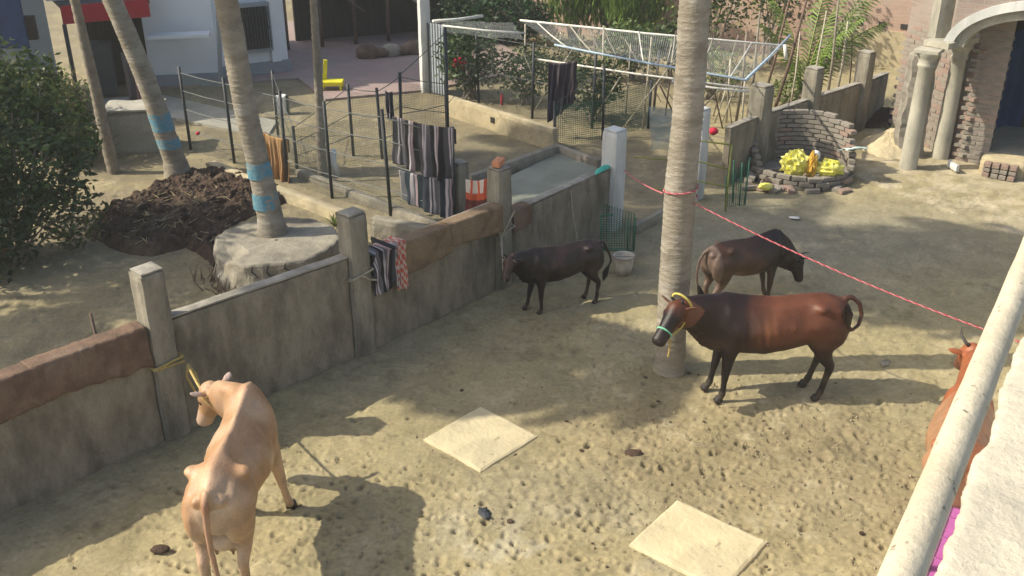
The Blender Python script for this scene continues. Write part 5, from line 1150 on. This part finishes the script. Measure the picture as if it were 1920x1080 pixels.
o = MB().grid(lambda u, v: (-.17 + .34 * u, -.17 + .34 * v, .05 * noise.noise((u * 3, v * 3, 2))), 10, 10).build('turquoise_sheet', M['paleblue'], None, smooth=True, solid=.01); o.location = (5.66, 15.72, .56); o.rotation_euler = (R(-20), 0, .2); tag(o, 'pale turquoise sheet lying on the right rim of the brick ring', 'sheet')
# ---------------------------------------------------------------- column building
t = thing('column_building', 'unfinished brick building with two round columns and a white edged arch', 'building', (8.0, 17.2, 0))
fd = Vector((.80, -.60, 0)).normalized(); fn_ = Vector((-fd.y, fd.x, 0))   # facade direction, inward normal
C1 = G(1702, 316); C2 = G(1762, 296)
zc_ = 2.18
for c in (C1, C2):
    n = 28; prof = [(z_ * .925, r_) for z_, r_ in [(-.1, .155), (.0, .15), (.5, .142), (1.2, .132), (1.9, .122), (1.93, .145), (1.97, .145), (2.0, .13), (2.1, .165), (2.16, .20), (2.18, .20)]]
    vs = [(c.x + math.cos(a) * r_, c.y + math.sin(a) * r_, z) for z, r_ in prof for a in [2 * math.pi * k / n for k in range(n)]]
    colo = MB().add(vs, [(i * n + k, i * n + (k + 1) % n, (i + 1) * n + (k + 1) % n, (i + 1) * n + k) for i in range(len(prof) - 1) for k in range(n)]).build('column', M['column'], t, smooth=True)
    MB().rbox((c.x, c.y, 2.045), (.40, .40, .06), math.atan2(fd.y, fd.x), .08, .004, 2).build('capital_slab', M['column'], colo)
# entablature over both columns and pier
mid = (C1 + C2) / 2 + Vector((.25, .15, 0)); dirc = (C2 - C1).normalized()
MB().rbox((mid.x, mid.y, 2.13), (1.35, .46, .11), math.atan2(dirc.y, dirc.x), .1, .006, 3).build('entablature', M['column'], t)
# brick pier, real bricks on a mortar core
K = G(1795, 302); Kd = fd; bk = fn_
def brick_face(parent, a, dirv, L_, z0, z1, nrm, mats, limit):
    rz = math.atan2(dirv.y, dirv.x); c = 0; z = z0 + .04; row = 0
    while z < z1:
        s = .12 if row % 2 == 0 else .0
        while s < L_:
            p = a + dirv * (s) + nrm * (random.uniform(.0, .014) - .052); c += 1
            if c < limit: inst('brick', random.choice(mats), parent, (p.x, p.y, z), (0, 0, rz + random.uniform(-.015, .015)))
            s += .25
        z += .083; row += 1
LP = .9
lf = Vector((-.30, .954, 0)).normalized()        # left side face direction (going back)
core = MB(); a0 = K; a1 = K + lf * 1.9; a2 = a1 + Vector((1.0, .2, 0)); a3 = K + fd * .48
core.add([(q.x, q.y, z) for z in (-.1, 4.6) for q in (a0, a3, a2, a1)], [(0, 1, 2, 3)[::-1], (4, 5, 6, 7), (0, 1, 5, 4), (1, 2, 6, 5), (2, 3, 7, 6), (3, 0, 4, 7)])
o = core.build('pier', M['pierwall'], t); uvbox(o)
random.seed(12)
nl = Vector((-lf.y, lf.x, 0))
brick_face(t, a0, lf, 1.9, 0, 2.1, nl, brick_me + brick_red[:2], 200)
brick_face(t, a0, fd, .40, 0, 2.3, -fn_, brick_me + brick_red[:1], 80)
MB().rbox((C1.x + .25, C1.y + .75, .9), (.3, .5, 2.0), 1.2, .09, .05, 9).build('rough_buttress', M['mortar'], t)
# upper white shaft and arch
s0 = PY(1777, 20, 16.9); MB().rbox((s0.x - .12, s0.y - .1, 2.98), (.26, .26, 1.62), .1, .1, .005, 4).build('upper_shaft', M['column'], t)
sp = PY(1800, 84, 16.4); sp.z = 2.10
def arch(off, r_in, r_out, m, name, depth, zoff=0):
    b = MB(); N = 28; W_, Hh = 1.45, .64
    def pt(a, e): return ((W_ + .0) - (W_ + e) * math.cos(a), (Hh + e) * math.sin(a))
    for k in range(N + 1):
        a = math.pi * k / N
        for e in (r_in, r_out):
            x, z = pt(a, e)
            for q in (0, depth): p = sp + fd * x + fn_ * (off + q); b.v.append((p.x, p.y, sp.z + z)); b.c.append((1, 1, 1))
    for k in range(N):
        i = k * 4; j = i + 4
        for (u, v) in ((0, 1), (1, 3), (3, 2), (2, 0)): b.f.append((i + u, j + u, j + v, i + v))
    return b.build(name, M[m], t)
arch(0, -.06, .14, 'column', 'arch_ring', .55); arch(-.09, .10, .25, 'white', 'arch_moulding', .09)
# wall above arch
b = MB(); N = 28
for k in range(N + 1):
    a = math.pi * k / N; x = 1.45 - 1.6 * math.cos(a); z = .79 * math.sin(a)
    for zz, q in ((sp.z + z, .05), (5.2, .05)): p = sp + fd * x + fn_ * q; b.v.append((p.x, p.y, zz)); b.c.append((1, 1, 1))
for k in range(N): b.f.append((2 * k, 2 * k + 2, 2 * k + 3, 2 * k + 1))
o = b.build('spandrel_wall', M['pierwall'], t, solid=.15); uvbox(o)
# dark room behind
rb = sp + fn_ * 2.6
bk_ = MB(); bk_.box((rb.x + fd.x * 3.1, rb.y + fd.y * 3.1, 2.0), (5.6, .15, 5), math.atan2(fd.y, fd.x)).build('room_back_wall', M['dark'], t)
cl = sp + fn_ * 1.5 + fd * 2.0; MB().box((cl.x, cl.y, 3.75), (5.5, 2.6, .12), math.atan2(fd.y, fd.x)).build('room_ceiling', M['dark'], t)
fq = G(1806, 272, .28); fl = fq + fd * 1.9 + fn_ * 1.5; MB().rbox((fl.x, fl.y, .10), (3.8, 3.0, .36), math.atan2(fd.y, fd.x), .15, .01, 3).build('veranda_floor', M['apron'], t)
for u in (1838, 1852, 1866):
    p = PY(u, 140, 17.8); MB().tube([(p.x, p.y, .2), (p.x + .03, p.y, 3.4)], .035, 6).build('bamboo_prop', M['brownpole'], t)
p = PY(1900, 150, 18.0); o = MB().grid(lambda u, v: (-.45 + .9 * u, .05 * math.sin(u * 14), -1.2 + 2.1 * v), 30, 6).build('blue_sheet', M['bluecloth'], None, smooth=True, solid=.01); o.location = p; tag(o, 'dark blue sheet hanging inside the arched room', 'sheet')
t2 = thing('barrel', 'dark squat clay drum standing behind the second column', 'drum', G(1812, 262))
g = G(1815, 262); MB().tube([(g.x, g.y, .28), (g.x, g.y, .55), (g.x, g.y, .68)], [.2, .22, .14], 18).build('drum_body', M['mortar'], t2, smooth=True)
# front steps: platform with brick edge
t = thing('brick_step', 'pale plastered step with exposed brick edge in front of the arch', 'step', G(1870, 330))
ea = G(1838, 326); eb = G(1912, 338); ed_ = (eb - ea).normalized(); en = Vector((-ed_.y, ed_.x, 0)); Ls = (eb - ea).length
stc = (ea + eb) / 2 + en * .27
MB().rbox((stc.x, stc.y, .10), (Ls + .1, .50, .36), math.atan2(ed_.y, ed_.x), .08, .012, 5).build('step_slab', M['sandwall'], t)
for row in range(3):
    for k in range(int(Ls / .135)):
        p = ea + ed_ * (.09 + k * .135) - en * (.02 + random.uniform(0, .02) + .05 * (row == 0))
        inst('brick', random.choice(brick_red + brick_me), t, (p.x, p.y, .045 + row * .082), (0, 0, math.atan2(en.y, en.x) + random.uniform(-.06, .06)))
t = thing('white_kerbstone', 'small white kerb post beside the step', 'kerb', G(1796, 330)); g = G(1796, 330); MB().rbox((g.x, g.y + .25, .1), (.07, .34, .14), .1, .06, .01, 2).build('kerb_body', M['white'], t)
# sand mound and dark shaded debris by pier
def mound(name, label, c, r, h, m, seed, kind='stuff'):
    b = MB().grid(lambda u, v: (c[0] + r[0] * v * math.cos(u * 6.2832), c[1] + r[1] * v * math.sin(u * 6.2832), -.03 + h * (1 - v ** 1.7) * (1 + .3 * noise.noise((v * math.cos(u * 6.2832) * 2, v * math.sin(u * 6.2832) * 2, seed))) + .02 * noise.noise((u * 30, v * 12, seed))), 48, 16)
    return tag(b.build(name, M[m], None), label, 'mound', kind=kind)
g = G(1668, 285); mound('sand_mound', 'pale sand heaped against the brick pier', (g.x + .1, g.y + .2), (.6, .75), .35, 'sandwall', 3)
g = G(1650, 228); mound('shaded_debris_mound', 'dark debris with painted shadow along the foot of the back wall', (g.x, g.y), (.9, .6), .3, 'compost', 5)  # dark colour stands in for the wall's shadow on the debris
# ---------------------------------------------------------------- our own house: pipe railing, roof ledge, tiled floor
pa = G(1690, 1082, 4.10); pb = G(1899, 560, 4.10); dr = (pb - pa).normalized()
t = thing('pipe_railing', 'thick cream painted pipe railing slanting across the lower right', 'railing', pa)
q = [pa - dr * 2.2 + dr * k * .11 for k in range(70)]
b = MB().tube(q, .0425, 32); b.v = [tuple(Vector(v) + noise.noise_vector(Vector(v) * 9) * .0022) for v in b.v]
b.build('pipe', M['rail'], t, smooth=True)
nr_ = Vector((dr.y, -dr.x, 0))
for k in (-1.2, 4.6):
    p = pa + dr * k; MB().tube([p, p - Vector((0, 0, .25)), p - Vector((0, 0, .3)) + nr_ * .5], .03, 12).build('bracket', M['rail'], t, smooth=True)
t = thing('roof_ledge', 'rough white lime washed roof ledge at the right edge', 'ledge', G(1850, 900, 3.5))
edge_px = [(1753, 1082), (1770, 1030), (1787, 985), (1801, 945), (1804, 925), (1808, 905), (1818, 880), (1822, 862), (1835, 845), (1842, 832), (1857, 818), (1862, 795), (1866, 770), (1874, 745), (1880, 728), (1888, 705), (1896, 686), (1904, 664), (1914, 640), (1926, 612), (1940, 580), (1990, 470), (2040, 370)]
ed = [G(u, v, 3.5) for u, v in edge_px]
ed = [ed[0] - dr * 2.6] + ed
fine = []
for a, b_ in zip(ed, ed[1:]):
    n = max(2, int((b_ - a).length / .012))
    for k in range(n): p = a.lerp(b_, k / n); fine.append(p + nr_ * (.012 * noise.noise(p * 5) + .010 * noise.noise(p * 17) + .005 * noise.noise(p * 60)))
W_ = [0, .012, .03, .06, .1, .16, .25, .4, .65, 1.0, 1.6, 2.4]
b = MB(); m_ = len(W_) + 2
for p in fine:
    b.v.append(tuple(p + Vector((0, 0, -.13)) + nr_ * .02)); b.v.append(tuple(p + Vector((0, 0, -.03)) + nr_ * .004 * noise.noise(p * 40)))
    for w_ in W_:
        x = p + nr_ * w_; b.v.append((x.x, x.y, 3.5 - .02 * math.exp(-w_ / .008) + .006 * noise.noise(x * 14) + .004 * noise.noise(x * 45)))
b.c = [(1, 1, 1)] * len(b.v)
for i in range(len(fine) - 1):
    for k in range(m_ - 1): q_ = i * m_ + k; b.f.append((q_, q_ + m_, q_ + m_ + 1, q_ + 1))
b.build('ledge_surface', M['roofslab'], t, smooth=True)
# house wall under the ledge
t = thing('near_house', 'wall of the near house below the roof ledge', 'house', G(1850, 900))
hw = G(1760, 1000, 0) + nr_ * 1.15
MB().box((hw.x + nr_.x * .1, hw.y + nr_.y * .1, 1.65), (9, .2, 3.3), math.atan2(dr.y, dr.x)).build('wall', M['white'], t)
# purple tiled floor
e0 = G(1673, 1022, 0) + nr_ * .10; t = thing('tiled_floor', 'raised floor of purple glazed tiles below the pipe railing', 'tiled floor', e0)
cen = e0 + dr * -.2 + nr_ * .55
MB().box((cen.x, cen.y, .045), (2.9, 1.16, .09), math.atan2(dr.y, dr.x)).build('bed', M['grout'], t)
tile = MB().box((0, 0, 0), (.288, .288, .012)).mesh('tile'); tile.materials.append(M['purple'])
for i in range(9):
    for j in range(3):
        p = e0 + dr * (-1.45 + i * .3) + nr_ * (.13 + j * .3 - .04); inst('tile', tile, t, (p.x, p.y, .096), (0, 0, math.atan2(dr.y, dr.x)))
# ---------------------------------------------------------------- mud clods, straw, droppings
random.seed(77); b = MB(); s_ = MB()
for _ in range(2600):
    if random.random() < .7: x = random.gauss(2.0, 1.7); y = random.gauss(7.5, 1.3)
    else: x = random.uniform(-5, 6); y = random.uniform(5.6, 14)
    if y < 5.4 or (y - 11.5 > (x + .1) * 1.08 - .2): continue
    r_ = abs(random.gauss(.004, .005)) + .003; z = .004
    q = [Vector((random.uniform(.6, 1.2) * math.cos(a), random.uniform(.6, 1.2) * math.sin(a), 0)) * r_ for a in (0, 1.57, 3.14, 4.7)]
    c = Vector((x, y, z)); b.add([c + k for k in q] + [c + Vector((0, 0, r_ * random.uniform(.8, 1.5)))], [(0, 1, 4), (1, 2, 4), (2, 3, 4), (3, 0, 4)])
tag(b.build('mud_clods', M['clod'], None), 'small dry mud clods strewn over the trampled yard', 'clods', kind='stuff')
for _ in range(1600):
    x = random.uniform(-6, 6); y = random.uniform(5.6, 14)
    a = random.uniform(0, 3.14); l_ = random.uniform(.02, .09); z = random.uniform(.006, .02)
    d = Vector((math.cos(a), math.sin(a), random.uniform(-.1, .1))) * l_; n = Vector((-d.y, d.x, 0)).normalized() * .0022
    c = Vector((x, y, z)); s_.add([c - n, c + n, c + d + n, c + d - n], [(0, 1, 2, 3)])
tag(s_.build('straw_bits', M['straw'], None), 'scattered bits of straw on the mud', 'straw', kind='stuff')
lump('dung_pat', 'reddish brown dung pat in the mud right of the slab', 'dung', G(1188, 850, .01), (.09, .06, .025), 'compost', 2)
lump('dung_pat', 'dark dung pat on the mud at the lower left corner', 'dung', G(300, 1030, .01), (.08, .05, .03), 'compost', 3)
b = MB(); random.seed(31)
for _ in range(45):
    x = random.gauss(1.6, 2.0); y = random.gauss(8.2, 1.7)
    if y < 5.6 or (y - 11.5 > (x + .1) * 1.08 - .3): continue
    q = abs(random.gauss(0, .012)) + .006; b.ell((x, y, .004), (q * random.uniform(.8, 1.6), q, q * .4), 7)
tag(b.build('dung_crumbs', M['compost'], None), 'small dark dung crumbs trodden into the yard mud', 'dung', kind='stuff')
for i, (u, v, lb) in enumerate(((908, 962, 'black scrap of plastic between the two slabs'), (1490, 408, 'small white scrap lying behind the grazing cow'), (1660, 680, 'tiny pale scrap near the trunk shadow'))):
    o = lump('litter_scrap', lb, 'scrap', G(u, v, .02), (.045, .08, .012), ['black', 'whiteplastic', 'plaster'][i], i, .5); o.rotation_euler = (0, 0, .4 + i)
hz = MB().box((2, 32, 6.2), (90, 90, 14.4)).build('haze', bpy.data.materials.new('haze_air'), None); hz['kind'] = 'stuff'; hz['label'] = 'thin pale haze filling the yard air'; hz['category'] = 'haze'
hm = hz.data.materials[0]; hm.use_nodes = True; hn_ = hm.node_tree.nodes; hn_.clear(); ho = hn_.new('ShaderNodeOutputMaterial'); hv = hn_.new('ShaderNodeVolumePrincipled')
hv.inputs['Color'].default_value = (.93, .95, .92, 1); hv.inputs['Density'].default_value = .0020; hv.inputs['Anisotropy'].default_value = .2; hm.node_tree.links.new(hv.outputs[0], ho.inputs['Volume'])
print('scene built', len(bpy.data.objects))
